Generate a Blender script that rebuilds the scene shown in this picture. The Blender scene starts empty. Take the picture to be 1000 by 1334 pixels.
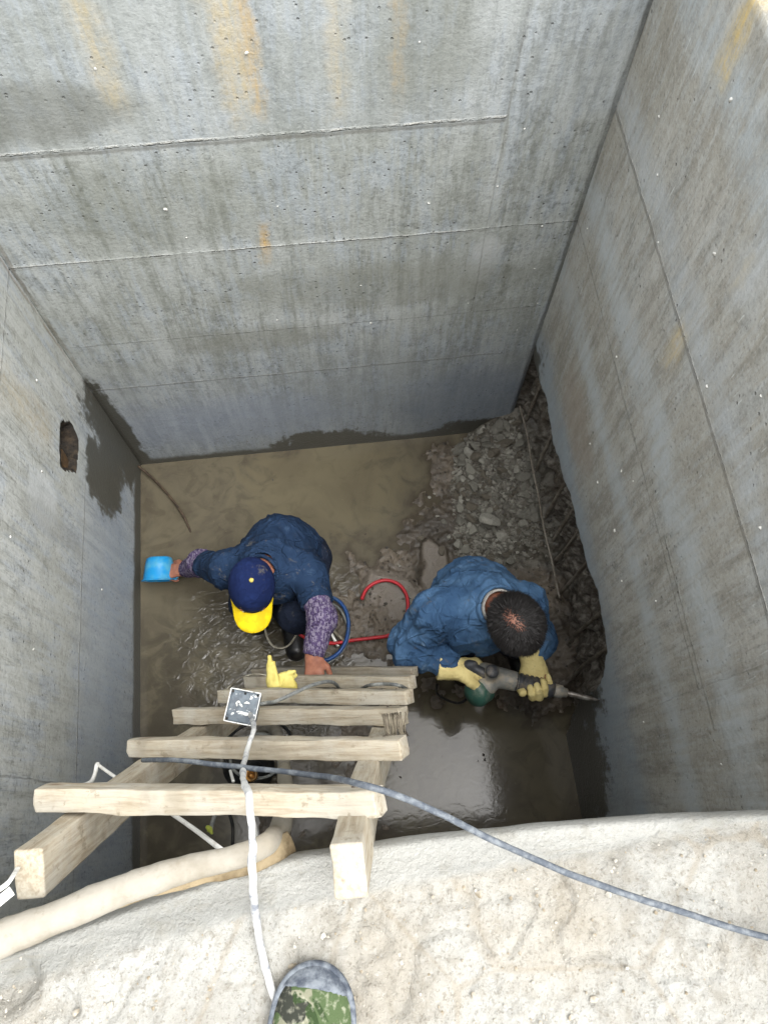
import bpy, math, random
import numpy as np
from mathutils import Matrix, Vector
random.seed(7)
rng = np.random.default_rng(11)
S = bpy.context.scene
C = S.collection
# ------------------------------------------------------------------ camera geometry
F_ = 1006.0; PX, PY = 500.0, 667.0; H = 3.4
def _n(v): v = np.array(v, float); return v/np.linalg.norm(v)
def _ray(px, py): return np.array([px-PX, -(py-PY), -F_])
UP = -_n(_ray(490, 1061)); YV = _ray(183, -1960); YV = _n(YV-(YV@UP)*UP); XV = np.cross(YV, UP)
R3 = np.array([XV, YV, UP]); CAM = np.array([0, 0, H])
def at(px, py, z): d = R3@_ray(px, py); return CAM+d*((z-H)/d[2])
def atX(px, py, X): d = R3@_ray(px, py); return CAM+d*(X/d[0])
def atY(px, py, Y): d = R3@_ray(px, py); return CAM+d*(Y/d[1])
XL, XR, YB, ZT, ZL = -.959, .836, 1.69, 2.44, 2.1
# ------------------------------------------------------------------ numpy noise
_P = rng.permutation(4096); _G = rng.random(4096)
def vn(p):
    p = np.asarray(p, float); i = np.floor(p).astype(int); f = p-i; f = f*f*(3-2*f); r = 0
    for dx in (0, 1):
        for dy in (0, 1):
            for dz in (0, 1):
                h = _G[(_P[(_P[(_P[(i[..., 0]+dx) & 4095]+i[..., 1]+dy) & 4095]+i[..., 2]+dz) & 4095])]
                r = r+h*(f[..., 0] if dx else 1-f[..., 0])*(f[..., 1] if dy else 1-f[..., 1])*(f[..., 2] if dz else 1-f[..., 2])
    return r*2-1
def fbm(p, sc=1., oct=4, g=.5):
    p = np.asarray(p, float)*sc; a = 1; r = 0; t = 0
    for k in range(oct):
        r = r+a*vn(p+k*17.3); t += a; a *= g; p = p*2.03
    return r/t
def sst(x, a, b): t = np.clip((x-a)/(b-a), 0, 1); return t*t*(3-2*t)
# ------------------------------------------------------------------ node expression helper
class E:
    def __init__(s, nt, v): s.nt = nt; s.v = v
    def _b(s, op, o, o2=None, rev=False):
        n = s.nt.nodes.new('ShaderNodeMath'); n.operation = op
        a, b = (o, s) if rev else (s, o)
        for i, q in enumerate((a, b, o2)):
            if q is None: continue
            if isinstance(q, E): s.nt.links.new(q.v, n.inputs[i])
            else: n.inputs[i].default_value = float(q)
        return E(s.nt, n.outputs[0])
    def __add__(s, o): return s._b('ADD', o)
    __radd__ = __add__
    def __sub__(s, o): return s._b('SUBTRACT', o)
    def __rsub__(s, o): return s._b('SUBTRACT', o, rev=True)
    def __mul__(s, o): return s._b('MULTIPLY', o)
    __rmul__ = __mul__
    def abs(s): return s._b('ABSOLUTE', None)
    def max(s, o): return s._b('MAXIMUM', o)
    def min(s, o): return s._b('MINIMUM', o)
    def sin(s): return s._b('SINE', None)
    def ss(s, a, b):
        n = s.nt.nodes.new('ShaderNodeMapRange'); n.interpolation_type = 'SMOOTHSTEP'
        s.nt.links.new(s.v, n.inputs[0])
        if a > b: n.inputs[1].default_value = b; n.inputs[2].default_value = a; n.inputs[3].default_value = 1; n.inputs[4].default_value = 0
        else: n.inputs[1].default_value = a; n.inputs[2].default_value = b
        return E(s.nt, n.outputs[0])
def srgb(r, g, b):
    f = lambda c: ((c/255+.055)/1.055)**2.4 if c > 10 else c/255/12.92
    return (f(r), f(g), f(b), 1)
class M:
    """a Principled material built with expressions"""
    def __init__(s, name, rough=.7, spec=.5):
        s.m = bpy.data.materials.new(name); s.m.use_nodes = True; s.nt = s.m.node_tree
        s.b = s.nt.nodes['Principled BSDF']; s.b.inputs['Roughness'].default_value = rough
        s.b.inputs['Specular IOR Level'].default_value = spec
        tc = s.nt.nodes.new('ShaderNodeTexCoord'); s.P = tc.outputs['Object']
        sp = s.nt.nodes.new('ShaderNodeSeparateXYZ'); s.nt.links.new(s.P, sp.inputs[0])
        s.x, s.y, s.z = (E(s.nt, o) for o in sp.outputs)
    def vec(s, x, y, z):
        n = s.nt.nodes.new('ShaderNodeCombineXYZ')
        for i, q in enumerate((x, y, z)):
            if isinstance(q, E): s.nt.links.new(q.v, n.inputs[i])
            else: n.inputs[i].default_value = q
        return n.outputs[0]
    def noise(s, sc=1., det=4, ro=.55, st=(1, 1, 1), off=0., dist=0.):
        n = s.nt.nodes.new('ShaderNodeTexNoise'); mp = s.nt.nodes.new('ShaderNodeMapping')
        s.nt.links.new(s.P, mp.inputs[0]); mp.inputs['Scale'].default_value = st; mp.inputs['Location'].default_value = (off, off*1.3, off*.7)
        s.nt.links.new(mp.outputs[0], n.inputs['Vector']); n.inputs['Scale'].default_value = sc; n.inputs['Detail'].default_value = det
        n.inputs['Roughness'].default_value = ro; n.inputs['Distortion'].default_value = dist
        return E(s.nt, n.outputs[0])
    def voro(s, sc=1., st=(1, 1, 1), feat='F1'):
        n = s.nt.nodes.new('ShaderNodeTexVoronoi'); n.feature = feat; mp = s.nt.nodes.new('ShaderNodeMapping')
        s.nt.links.new(s.P, mp.inputs[0]); mp.inputs['Scale'].default_value = st; s.nt.links.new(mp.outputs[0], n.inputs['Vector'])
        n.inputs['Scale'].default_value = sc; return E(s.nt, n.outputs['Distance'])
    def mix(s, f, a, b, mode='MIX'):
        n = s.nt.nodes.new('ShaderNodeMix'); n.data_type = 'RGBA'; n.blend_type = mode
        if isinstance(f, E): s.nt.links.new(f.v, n.inputs[0])
        else: n.inputs[0].default_value = f
        for i, q in ((6, a), (7, b)):
            if isinstance(q, tuple): n.inputs[i].default_value = q
            else: s.nt.links.new(q, n.inputs[i])
        return n.outputs[2]
    def col(s, c):
        if isinstance(c, tuple): s.b.inputs['Base Color'].default_value = c
        else: s.nt.links.new(c, s.b.inputs['Base Color'])
        return s
    def rough(s, e): s.nt.links.new(e.v, s.b.inputs['Roughness']); return s
    def bump(s, e, dist=.003, st=1.):
        n = s.nt.nodes.new('ShaderNodeBump'); n.inputs['Distance'].default_value = dist; n.inputs['Strength'].default_value = st
        s.nt.links.new(e.v, n.inputs['Height']); s.nt.links.new(n.outputs[0], s.b.inputs['Normal']); return s
    def attr(s, name):
        n = s.nt.nodes.new('ShaderNodeAttribute'); n.attribute_name = name; return E(s.nt, n.outputs['Fac'])
# ------------------------------------------------------------------ object helpers
WM = {}
def world(o): return WM.get(o.name, Matrix.Identity(4))
def link(o, parent=None, Mw=None, label=None, cat=None, group=None, kind=None):
    C.objects.link(o); Mw = Mw or Matrix.Identity(4); WM[o.name] = Mw
    if parent: o.parent = parent; o.matrix_basis = world(parent).inverted()@Mw
    else: o.matrix_basis = Mw
    for k, v in (('label', label), ('category', cat), ('group', group), ('kind', kind)):
        if v: o[k] = v
    return o
def mesh(name, V, Fs, smooth=True, attrs=None):
    me = bpy.data.meshes.new(name); V = np.asarray(V, float)
    if isinstance(Fs, np.ndarray):
        nf, k = Fs.shape
        me.vertices.add(len(V)); me.vertices.foreach_set('co', V.ravel())
        me.loops.add(nf*k); me.loops.foreach_set('vertex_index', Fs.ravel().astype(np.int32))
        me.polygons.add(nf); me.polygons.foreach_set('loop_start', (np.arange(nf)*k).astype(np.int32)); me.polygons.foreach_set('loop_total', np.full(nf, k, np.int32))
        me.update(calc_edges=True)
    else: me.from_pydata([tuple(v) for v in V], [], Fs); me.update()
    me.polygons.foreach_set('use_smooth', np.full(len(me.polygons), smooth)); 
    if attrs:
        for n, a in attrs.items():
            A = me.attributes.new(n, 'FLOAT', 'POINT'); A.data.foreach_set('value', np.asarray(a, np.float32))
    me.validate(); return me
def obj(name, me, m, parent=None, Mw=None, about=None, **kw):
    """about: world origin for the object; mesh vertices are given in world space and shifted"""
    if m: me.materials.append(m.m if isinstance(m, M) else m)
    if about is not None:
        me.transform(Matrix.Translation(-Vector(about))); Mw = Matrix.Translation(Vector(about))
    return link(bpy.data.objects.new(name, me), parent, Mw, **kw)
def thing(name, loc, label, cat, group=None):
    return link(bpy.data.objects.new(name, None), None, Matrix.Translation(Vector(loc)), label, cat, group)
def part(name, me, m, parent, **kw): return obj(name, me, m, parent, **kw)
def gridfaces(nu, nv, flip=False):
    i = np.arange(nu*nv).reshape(nu, nv); q = np.stack([i[:-1, :-1], i[1:, :-1], i[1:, 1:], i[:-1, 1:]], -1).reshape(-1, 4)
    return q[:, ::-1].copy() if flip else q
def shell(P, back):
    """grid surface P (nu,nv,3) closed with a skirt and a back; back maps a rim point to its back point"""
    nu, nv = P.shape[:2]; V = [P.reshape(-1, 3)]; Fs = [gridfaces(nu, nv)]
    i = np.arange(nu*nv).reshape(nu, nv)
    rim = np.concatenate([i[:, 0], i[-1, 1:], i[-2::-1, -1], i[0, -2:0:-1]]); n = len(rim); b0 = nu*nv
    B = np.array([back(p) for p in V[0][rim]]); j = np.arange(n); k = (j+1) % n
    V.append(B); Fs.append(np.stack([rim[k], rim[j], b0+j, b0+k], -1))
    V = np.concatenate(V); Fs = np.concatenate(Fs)
    fl = [tuple(f) for f in Fs]; fl.append(tuple(int(b0+q) for q in j[::-1])); return V, fl
def catmull(pts, n=12):
    P = np.array(pts, float); P = np.vstack([2*P[0]-P[1], P, 2*P[-1]-P[-2]]); out = []
    for i in range(1, len(P)-2):
        for t in np.linspace(0, 1, n, endpoint=False):
            a, b, c, d = P[i-1:i+3]
            out.append(.5*((2*b)+(-a+c)*t+(2*a-5*b+4*c-d)*t*t+(-a+3*b-3*c+d)*t**3))
    out.append(P[-2]); return np.array(out)
def tube(pts, r, seg=10, n=12, flat=1., jit=0., wob=0., smoothpath=True, up=None, caps=True):
    P = catmull(pts, n) if smoothpath else np.array(pts, float); N = len(P)
    if wob: P = P+wob*np.stack([fbm(P+q, 14, 3) for q in (0, 9, 23)], -1)
    T = np.gradient(P, axis=0); T /= np.linalg.norm(T, axis=1)[:, None]+1e-9
    u = np.array(up if up is not None else (0, 0, 1.)); 
    if up is None and abs(T[0]@u) > .9: u = np.array([1., 0, 0])
    V = []; rr = np.interp(np.linspace(0, 1, N), np.linspace(0, 1, len(r)), r) if hasattr(r, '__len__') else np.full(N, r)
    ff = np.interp(np.linspace(0, 1, N), np.linspace(0, 1, len(flat)), flat) if hasattr(flat, '__len__') else np.full(N, flat)
    for i in range(N):
        s = np.cross(T[i], u); s /= np.linalg.norm(s)+1e-9; u2 = np.cross(s, T[i]); 
        if up is None: u = u2
        a = np.linspace(0, 2*math.pi, seg, endpoint=False)
        V.append(P[i]+rr[i]*(np.cos(a)[:, None]*s+ff[i]*np.sin(a)[:, None]*u2))
    V = np.concatenate(V)
    if jit: 
        c = np.repeat(P, seg, 0); V = c+(V-c)*(1+jit*fbm(V, 30, 3))[:, None]
    Fs = []
    for i in range(N-1):
        for k in range(seg):
            a, b = i*seg+k, i*seg+(k+1) % seg; Fs.append((a, b, b+seg, a+seg))
    if caps: Fs.append(tuple(range(seg))[::-1]); Fs.append(tuple((N-1)*seg+k for k in range(seg)))
    return V, Fs
def lathe(prof, seg=24, M4=None):
    V = []; Fs = []
    for r, z in prof:
        for k in range(seg): a = 2*math.pi*k/seg; V.append((r*math.cos(a), r*math.sin(a), z))
    for i in range(len(prof)-1):
        for k in range(seg): a, b = i*seg+k, i*seg+(k+1) % seg; Fs.append((a, b, b+seg, a+seg))
    Fs.append(tuple(range(seg))[::-1]); Fs.append(tuple((len(prof)-1)*seg+k for k in range(seg)))
    V = np.array(V)
    if M4 is not None: V = xf(V, M4)
    return V, Fs
def xf(V, M4): A = np.array(M4); return np.asarray(V)@A[:3, :3].T+A[:3, 3]
def frame(o, x, zhint):
    x = _n(x); y = _n(np.cross(zhint, x)); z = np.cross(x, y); A = np.eye(4); A[:3, 0] = x; A[:3, 1] = y; A[:3, 2] = z; A[:3, 3] = o; return A
def frameZ(o, z, xh=(1, 0, .01)):
    z = _n(z); y = _n(np.cross(z, xh)); x = np.cross(y, z); A = np.eye(4); A[:3, 0] = x; A[:3, 1] = y; A[:3, 2] = z; A[:3, 3] = o; return A
def join(*parts):
    V = []; Fs = []; o = 0
    for v, f in parts:
        V.append(np.asarray(v, float)); Fs += [tuple(int(q)+o for q in p) for p in f]; o += len(v)
    return np.concatenate(V), Fs
def beam(L, w, h, bev=.004, n=30, amp=.0015, seed=0., warp=.004, taper=0.):
    """timber along X centred at 0, section w (Y) x h (Z)"""
    sec = []
    hw, hh = w/2, h/2
    for cx, cy, a0 in ((hw-bev, hh-bev, 0), (-hw+bev, hh-bev, 90), (-hw+bev, -hh+bev, 180), (hw-bev, -hh+bev, 270)):
        for a in (0, 45, 90): t = math.radians(a0+a); sec.append((cx+bev*math.cos(t), cy+bev*math.sin(t)))
    full = []
    for i in range(12):
        a, b = np.array(sec[i]), np.array(sec[(i+1) % 12]); full.append(a)
        if i % 3 == 2: full += [a*.66+b*.34, a*.33+b*.67]
    sec = np.array(full); k = len(sec)
    xs = np.concatenate([[-L/2, -L/2+bev*.6], np.linspace(-L/2+bev*2, L/2-bev*2, n), [L/2-bev*.6, L/2]]); V = []
    for i, x in enumerate(xs):
        s = sec*(1-taper*(x/L+.5))
        if i in (0, len(xs)-1): s = s*(1-bev*1.2/max(hw, hh))
        V.append(np.column_stack([np.full(k, x), s[:, 0]+warp*math.sin(x*5+seed), s[:, 1]+warp*math.cos(x*4+seed*2)]))
    V = np.concatenate(V); 
    V = V+amp*np.stack([fbm(V*[.25, 1, 1]+seed+q, 60, 3) for q in (0, 5, 11)], -1)*[1.5, 1, 1]
    # chewed ends
    Fs = []
    for i in range(len(xs)-1):
        for q in range(k): a, b = i*k+q, i*k+(q+1) % k; Fs.append((a, a+k, b+k, b))
    Fs.append(tuple(range(k))); Fs.append(tuple((len(xs)-1)*k+q for q in range(k))[::-1]); return V, Fs
def box(cx, cy, cz, sx, sy, sz, M4=None, bev=0.):
    if bev:
        V, Fs = beam(sx, sy, sz, bev, 3, 0, 0, 0); V = V+[cx, cy, cz]
    else:
        V = np.array([(cx+a*sx/2, cy+b*sy/2, cz+c*sz/2) for a in (-1, 1) for b in (-1, 1) for c in (-1, 1)])
        Fs = [(0, 1, 3, 2), (4, 6, 7, 5), (0, 4, 5, 1), (2, 3, 7, 6), (0, 2, 6, 4), (1, 5, 7, 3)]
    return (xf(V, M4) if M4 is not None else V), Fs
# ------------------------------------------------------------------ implicit surfaces
class SDF:
    def __init__(s, lo, hi, h):
        s.lo = np.array(lo, float); s.h = h; s.n = np.ceil((np.array(hi)-s.lo)/h).astype(int)+1; s.F = np.full(s.n, 1., np.float32)
    def _win(s, lo, hi, m):
        a = np.clip(np.floor((np.array(lo)-m-s.lo)/s.h).astype(int), 0, s.n-1); b = np.clip(np.ceil((np.array(hi)+m-s.lo)/s.h).astype(int)+1, 1, s.n)
        sl = tuple(slice(int(p), int(q)) for p, q in zip(a, b))
        g = np.meshgrid(*[s.lo[i]+s.h*np.arange(sl[i].start, sl[i].stop) for i in range(3)], indexing='ij')
        return sl, np.stack(g, -1)
    def _in(s, sl, d, k, op):
        F = s.F[sl]
        if op == 'u':
            if k > 0: hh = np.clip(.5+.5*(F-d)/k, 0, 1); s.F[sl] = F*(1-hh)+d*hh-k*hh*(1-hh)
            else: s.F[sl] = np.minimum(F, d)
        elif op == 's': s.F[sl] = np.maximum(F, -d)
    def cap(s, a, b, ra, rb=None, k=.02, op='u', sq=None):
        rb = ra if rb is None else rb; a = np.array(a, float); b = np.array(b, float); r = max(ra, rb)
        sl, P = s._win(np.minimum(a, b)-r, np.maximum(a, b)+r, k+3*s.h)
        ab = b-a; t = np.clip(((P-a)@ab)/(ab@ab+1e-12), 0, 1); D = P-(a+t[..., None]*ab)
        if sq is not None:
            ax, f = _n(sq[0]), sq[1]; D = D+(D@ax)[..., None]*ax*(1/f-1)
            d = (np.linalg.norm(D, axis=-1)-(ra+(rb-ra)*t))*min(1, f)
        else: d = np.linalg.norm(D, axis=-1)-(ra+(rb-ra)*t)
        s._in(sl, d, k, op); return s
    def ell(s, c, r, A=None, k=.02, op='u'):
        c = np.array(c, float); r = np.array(r, float); A = np.eye(3) if A is None else np.array(A)
        m = r.max(); sl, P = s._win(c-m, c+m, k+3*s.h); q = (P-c)@A
        k0 = np.linalg.norm(q/r, axis=-1); k1 = np.linalg.norm(q/(r*r), axis=-1)+1e-9
        s._in(sl, k0*(k0-1)/k1, k, op); return s
    def cut(s, c, n, rad):
        c = np.array(c, float); n = _n(n); sl, P = s._win(c-rad, c+rad, 0); q = P-c
        F = s.F[sl]; d = q@n; m = np.linalg.norm(q, axis=-1) < rad; s.F[sl] = np.where(m, np.maximum(F, d), F); return s
    def mesh(s, wr=None):
        F = s.F; ins = F < 0; nx, ny, nz = F.shape
        c = [ins[i:nx-1+i, j:ny-1+j, k:nz-1+k] for i in (0, 1) for j in (0, 1) for k in (0, 1)]
        cnt = sum(q.astype(np.int8) for q in c); act = (cnt > 0) & (cnt < 8); idx = np.full(act.shape, -1); A = np.argwhere(act); idx[act] = np.arange(len(A))
        acc = np.zeros((len(A), 3)); num = np.zeros(len(A)); cs = [(i, j, k) for i in (0, 1) for j in (0, 1) for k in (0, 1)]
        for p in cs:
            for ax in range(3):
                if p[ax]: continue
                q = list(p); q[ax] = 1; fa = F[A[:, 0]+p[0], A[:, 1]+p[1], A[:, 2]+p[2]]; fb = F[A[:, 0]+q[0], A[:, 1]+q[1], A[:, 2]+q[2]]
                m = (fa < 0) != (fb < 0); t = np.where(m, fa/(fa-fb+1e-20), 0); pt = np.tile(np.array(p, float), (len(A), 1)); pt[:, ax] = t
                acc[m] += pt[m]; num[m] += 1
        V = s.lo+s.h*(A+acc/num[:, None]); Q = []
        for ax in range(3):
            b, d = [(1, 2), (2, 0), (0, 1)][ax]
            n2 = [nx, ny, nz]; sl0 = [slice(None)]*3; sl1 = [slice(None)]*3; sl0[ax] = slice(0, n2[ax]-1); sl1[ax] = slice(1, n2[ax])
            a0, a1 = ins[tuple(sl0)], ins[tuple(sl1)]; W = np.argwhere(a0 != a1)
            W = W[(W[:, b] > 0) & (W[:, d] > 0) & (W[:, b] < n2[b]-1) & (W[:, d] < n2[d]-1)]
            inside = a0[tuple(W.T)]
            def g(ob, od): q = W.copy(); q[:, b] -= ob; q[:, d] -= od; return idx[tuple(q.T)]
            f = np.stack([g(1, 1), g(0, 1), g(0, 0), g(1, 0)], -1); f[~inside] = f[~inside][:, ::-1]; Q.append(f)
        Q = np.concatenate(Q); Q = Q[(Q >= 0).all(1)]
        if wr is not None:
            n = np.zeros_like(V); fn = np.cross(V[Q[:, 2]]-V[Q[:, 0]], V[Q[:, 3]]-V[Q[:, 1]])
            for j in range(4): np.add.at(n, Q[:, j], fn)
            n /= np.linalg.norm(n, axis=1)[:, None]+1e-12; V = V+n*wr(V)[:, None]
        return V, Q
# ================================================================== materials
def mWood(name, tone=1., seed=0.):
    m = M(name, .8, .2)
    g = m.noise(9, 5, .6, (1, 14, 14), seed, .4); g2 = m.noise(30, 3, .6, (.5, 6, 6), seed+3); d = m.noise(7, 5, .65, (1, 1, 1), seed+6); e = m.noise(60, 3, .6, (1, 1, 1), seed)
    a = srgb(184*tone, 175*tone, 156*tone); b = srgb(140*tone, 124*tone, 100*tone)
    c = m.mix(g.ss(.38, .68)*.6+g2.ss(.5, .7)*.25, a, b)
    c = m.mix(d.ss(.44, .66)*.62, c, srgb(184*tone, 180*tone, 169*tone))
    c = m.mix(e.ss(.6, .75)*.3, c, srgb(110, 98, 80))
    d2 = m.noise(3.5, 4, .7, (1, 1, 1), seed+11)
    c = m.mix(d2.ss(.52, .66)*.5, c, srgb(122, 114, 98)); sp_ = m.noise(34, 4, .75, (.7, 1, 1), seed+15); c = m.mix(sp_.ss(.58, .68)*.5, c, srgb(112, 100, 80))
    k = m.voro(6, (.9, 3, 3)); c = m.mix(k.ss(.17, .05)*.75, c, srgb(104, 74, 46))
    m.col(c).bump(g*.5+g2*.6+e*.5+d*.8, .0022); return m
WOOD = [mWood('wood_a', .95, 0), mWood('wood_b', .93, 4), mWood('wood_c', .9, 9)]
WOODB = mWood('wood_brown_shaded', .76, 21)  # brown lowest rung, with its dimmer lighting put into the tone
def mCable(name, a, b, th=.5, sc=40):
    m = M(name, .7, .3); n = m.noise(sc, 4, .65); n2 = m.noise(sc*.25, 3, .6, off=3)
    m.col(m.mix((n*.6+n2*.4).ss(th-.11, th+.11), a, b)).bump(n, .001); return m
mBlackCable = mCable('dusty_black_cable', srgb(76, 82, 90), srgb(116, 121, 125), .53, 90)
mWhiteCable = mCable('mud_white_cable', srgb(196, 196, 192), srgb(112, 116, 124), .56, 48)
mGreyCable = mCable('grey_cable', srgb(95, 98, 98), srgb(135, 136, 130), .5)
mWhiteCord = mCable('white_cord', srgb(225, 224, 218), srgb(170, 165, 155), .58)
mPaleCord = mCable('pale_cord', srgb(165, 160, 145), srgb(110, 102, 88), .5)
mBlack = mCable('black_rubber', srgb(24, 25, 26), srgb(62, 60, 56), .56, 18)
mRed = mCable('red_hose', srgb(178, 36, 46), srgb(120, 44, 42), .56, 22); mRed.b.inputs['Roughness'].default_value = .35
mBlueH = mCable('blue_hose', srgb(28, 68, 124), srgb(60, 84, 108), .56, 22); mBlueH.b.inputs['Roughness'].default_value = .35
mRust = mCable('rusty_rebar', srgb(96, 88, 77), srgb(134, 128, 118), .52, 26)
mDark = mCable('dark_cord', srgb(52, 42, 34), srgb(80, 66, 50), .5, 26)
# ---- concrete
def concrete(name, axis, spec):
    m = M(name, .82, .35); u = m.x if axis == 'x' else m.y; v = m.z
    def st(a, b): return (a, 1, b) if axis == 'x' else (1, a, b)
    big = m.noise(1.5, 4, .6, off=spec.get('seed', 0)); mid = m.noise(6, 5, .65, off=2); fine = m.noise(42, 4, .7, off=5)
    strk = m.noise(3.2, 5, .65, st(5, .5), 7+spec.get('seed', 0)); strk2 = m.noise(7, 5, .7, st(6, .45), 1)
    c = m.mix(big.ss(.35, .66), spec['a'], spec['b'])
    c = m.mix(strk.ss(.42, .62)*.7, c, spec['c'])
    c = m.mix((strk2*.5+mid*.5).ss(.47, .6)*.6, c, spec['d']); st3 = m.noise(13, 5, .75, st(4, .55), 27); c = m.mix(st3.ss(.5, .66)*big.ss(.35, .6)*.45, c, srgb(104, 106, 98)); c = m.mix(st3.ss(.46, .36)*.3, c, srgb(190, 193, 192))
    # dark mould-like mottling that follows the board faces
    sp2 = m.noise(26, 5, .75, st(1.6, .8), 15); msk = (fine*.35+sp2*.45+strk*.3+big*.15).ss(.61, .75)
    c = m.mix(msk*mid.ss(.4, .6)*spec.get('mott', .55), c, srgb(92, 94, 86))
    f2 = m.noise(90, 3, .7, off=9); c = m.mix(f2.ss(.54, .7)*.28, c, srgb(190, 192, 188)); c = m.mix(f2.ss(.46, .32)*.35, c, srgb(84, 84, 78)); pit = m.voro(34); c = m.mix(pit.ss(.16, .07)*mid.ss(.45, .6)*.7, c, srgb(78, 77, 70)); m6 = m.noise(17, 5, .75, off=41); c = m.mix(m6.ss(.53, .64)*spec.get('m6', .26), c, srgb(110, 111, 103)); c = m.mix(m6.ss(.47, .38)*.22, c, srgb(186, 189, 186))
    # pale scratches and trowel drags
    scr = m.noise(11, 3, .6, st(9, 1.1), 12); c = m.mix(scr.ss(.64, .74)*mid.ss(.45, .6)*spec.get('scr', .5), c, srgb(205, 208, 206))
    wob = (m.noise(9, 4, .6, off=20)-.5)
    for kind, *q in spec['marks']:
        if kind == 'hband':      # pale level band: v0, half width, strength, colour
            v0, w, s_, cc = q; mk = (v-v0+wob*.12).abs().ss(w, w*.15)*(mid*.4+strk2*.5+fine*.3).ss(.38, .72)*s_*1.1; c = m.mix(mk, c, cc)
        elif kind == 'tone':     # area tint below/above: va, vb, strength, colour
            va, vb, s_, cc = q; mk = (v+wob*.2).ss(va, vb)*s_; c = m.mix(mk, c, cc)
        elif kind == 'vstain':   # vertical run: u0, half width, z lo, z hi, strength, colour, slope
            u0, w, z0, z1, s_, cc = q; mk = (u-u0+wob*.09).abs().ss(w, w*.1)*(v+wob*.3).ss(z0, z0+.12)*(v+wob*.2).ss(z1+.06, z1-.06)*(strk2*.9+fine*.5+st3*.4).ss(.65, 1.1)*s_; c = m.mix(mk, c, cc)
        elif kind == 'blob':     # u0,v0,ru,rv,strength,colour,edge
            u0, v0, ru, rv, s_, cc, ed = q; du = (u-u0)*(1/ru); dv = (v-v0)*(1/rv)
            rr = (du*du+dv*dv)+wob*2.2+(fine-.5)*.8; c = m.mix(rr.ss(1+ed, 1-ed)*s_, c, cc)
    bump = fine*.35+mid*.4+f2*.25
    for (v0, ua, ub, w, s_) in spec['seams']:
        on = u.ss(ua-.004, ua+.004)*u.ss(ub+.004, ub-.004); ww = (v-v0+wob*.012).abs()
        line = ww.ss(w, w*.3)*on; und = (v-v0+w*2.2+wob*.012).abs().ss(w*1.7, w*.4)*on
        c = m.mix(und*.5*s_, c, srgb(88, 84, 76)); brk_ = (mid*.7+fine*.7).ss(.6, .82); c = m.mix(line*brk_*s_, c, srgb(206, 205, 198)); bump = bump+line*(brk_+.15)*fine*2.
    for (u0, va, vb, w, s_, cc) in spec.get('vjoint', []):
        on = v.ss(va-.004, va+.004)*v.ss(vb+.004, vb-.004); ln = (u-u0+wob*.02).abs().ss(w, w*.3)*on
        c = m.mix(ln*s_*(mid.ss(.3, .6)), c, cc); bump = bump-ln*s_*.5
    # wet foot of the wall: ragged line, darker and glossier
    wet = None
    for w in spec['wet']:
        if w[0] == 'foot': e = (v+wob*w[2]*1.5+(fine-.5)*.03).ss(w[1]+.03, w[1]-.015)
        else:
            _, u0, v0, ru, rv = w; du = (u-u0)*(1/ru); dv = (v-v0)*(1/rv); e = (du*du+dv*dv+wob*3.2+(fine-.5)*1.4+(strk2-.5)*1.6).ss(1.42, .75)
        wet = e if wet is None else wet.max(e)
    c = m.mix(wet*.93, c, spec.get('wetc', srgb(72, 70, 61))); m.rough(.82-wet*.42)
    c = m.mix((fine*.5+mid*.5).ss(.6, .7)*wet*.4, c, srgb(110, 107, 96))
    spl = m.noise(55, 3, .7, off=50).ss(.6, .68)*v.ss(.75, .05); c = m.mix(spl*.6, c, srgb(84, 78, 66))
    m.col(c).bump(bump+f2*.1-pit.ss(.16, .06)*mid.ss(.45, .6)*.6, .005); return m
Yel = srgb(196, 172, 112)
backSpec = dict(a=srgb(154, 157, 151), b=srgb(180, 183, 180), c=srgb(132, 135, 127), d=srgb(166, 174, 181), mott=.62, scr=.35,
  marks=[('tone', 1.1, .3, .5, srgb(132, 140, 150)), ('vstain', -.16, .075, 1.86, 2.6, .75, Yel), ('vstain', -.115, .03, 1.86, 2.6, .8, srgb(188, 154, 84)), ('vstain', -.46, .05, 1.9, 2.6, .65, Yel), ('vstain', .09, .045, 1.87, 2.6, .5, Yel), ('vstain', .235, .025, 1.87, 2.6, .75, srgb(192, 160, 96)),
    ('vstain', -.17, .03, 1.33, 1.5, .8, srgb(196, 160, 90)), ('blob', .55, 1.3, .05, .12, .55, srgb(190, 192, 190), .5), ('tone', 1.8, 1.9, .25, srgb(176, 182, 186)), ('blob', -.75, 1.98, .3, .09, .55, srgb(104, 104, 94), .6), ('blob', .62, .3, .3, .3, .45, srgb(112, 122, 136), .8), ('blob', -.5, .35, .5, .2, .35, srgb(140, 150, 168), .8), ('blob', .2, 1.2, .5, .12, .5, srgb(126, 127, 115), .8), ('blob', -.5, 1.65, .3, .15, .4, srgb(118, 120, 108), .8), ('blob', .3, 2.1, .14, .2, .4, srgb(116, 117, 104), .8), ('blob', -.25, .95, .3, .08, .4, srgb(118, 118, 106), .8)],
  seams=[(1.862, -1.2, .535, .006, 1.), (1.44, -1.2, .545, .004, .6), (.7, -1.2, .7, .003, .55), (1.44, .54, .84, .003, .3), (1.0, -.95, .8, .002, .2)],
  vjoint=[(.54, 1.0, 2.6, .004, .28, srgb(96, 92, 82)), (.832, 0, 2.6, .010, .5, srgb(92, 90, 82)), (-.948, .0, 2.6, .009, .5, srgb(112, 98, 76))],
  wet=[('foot', .045, .05), ('b', -.05, .02, .27, .14), ('b', .66, .04, .18, .10), ('b', -.95, .3, .05, .45)])
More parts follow.
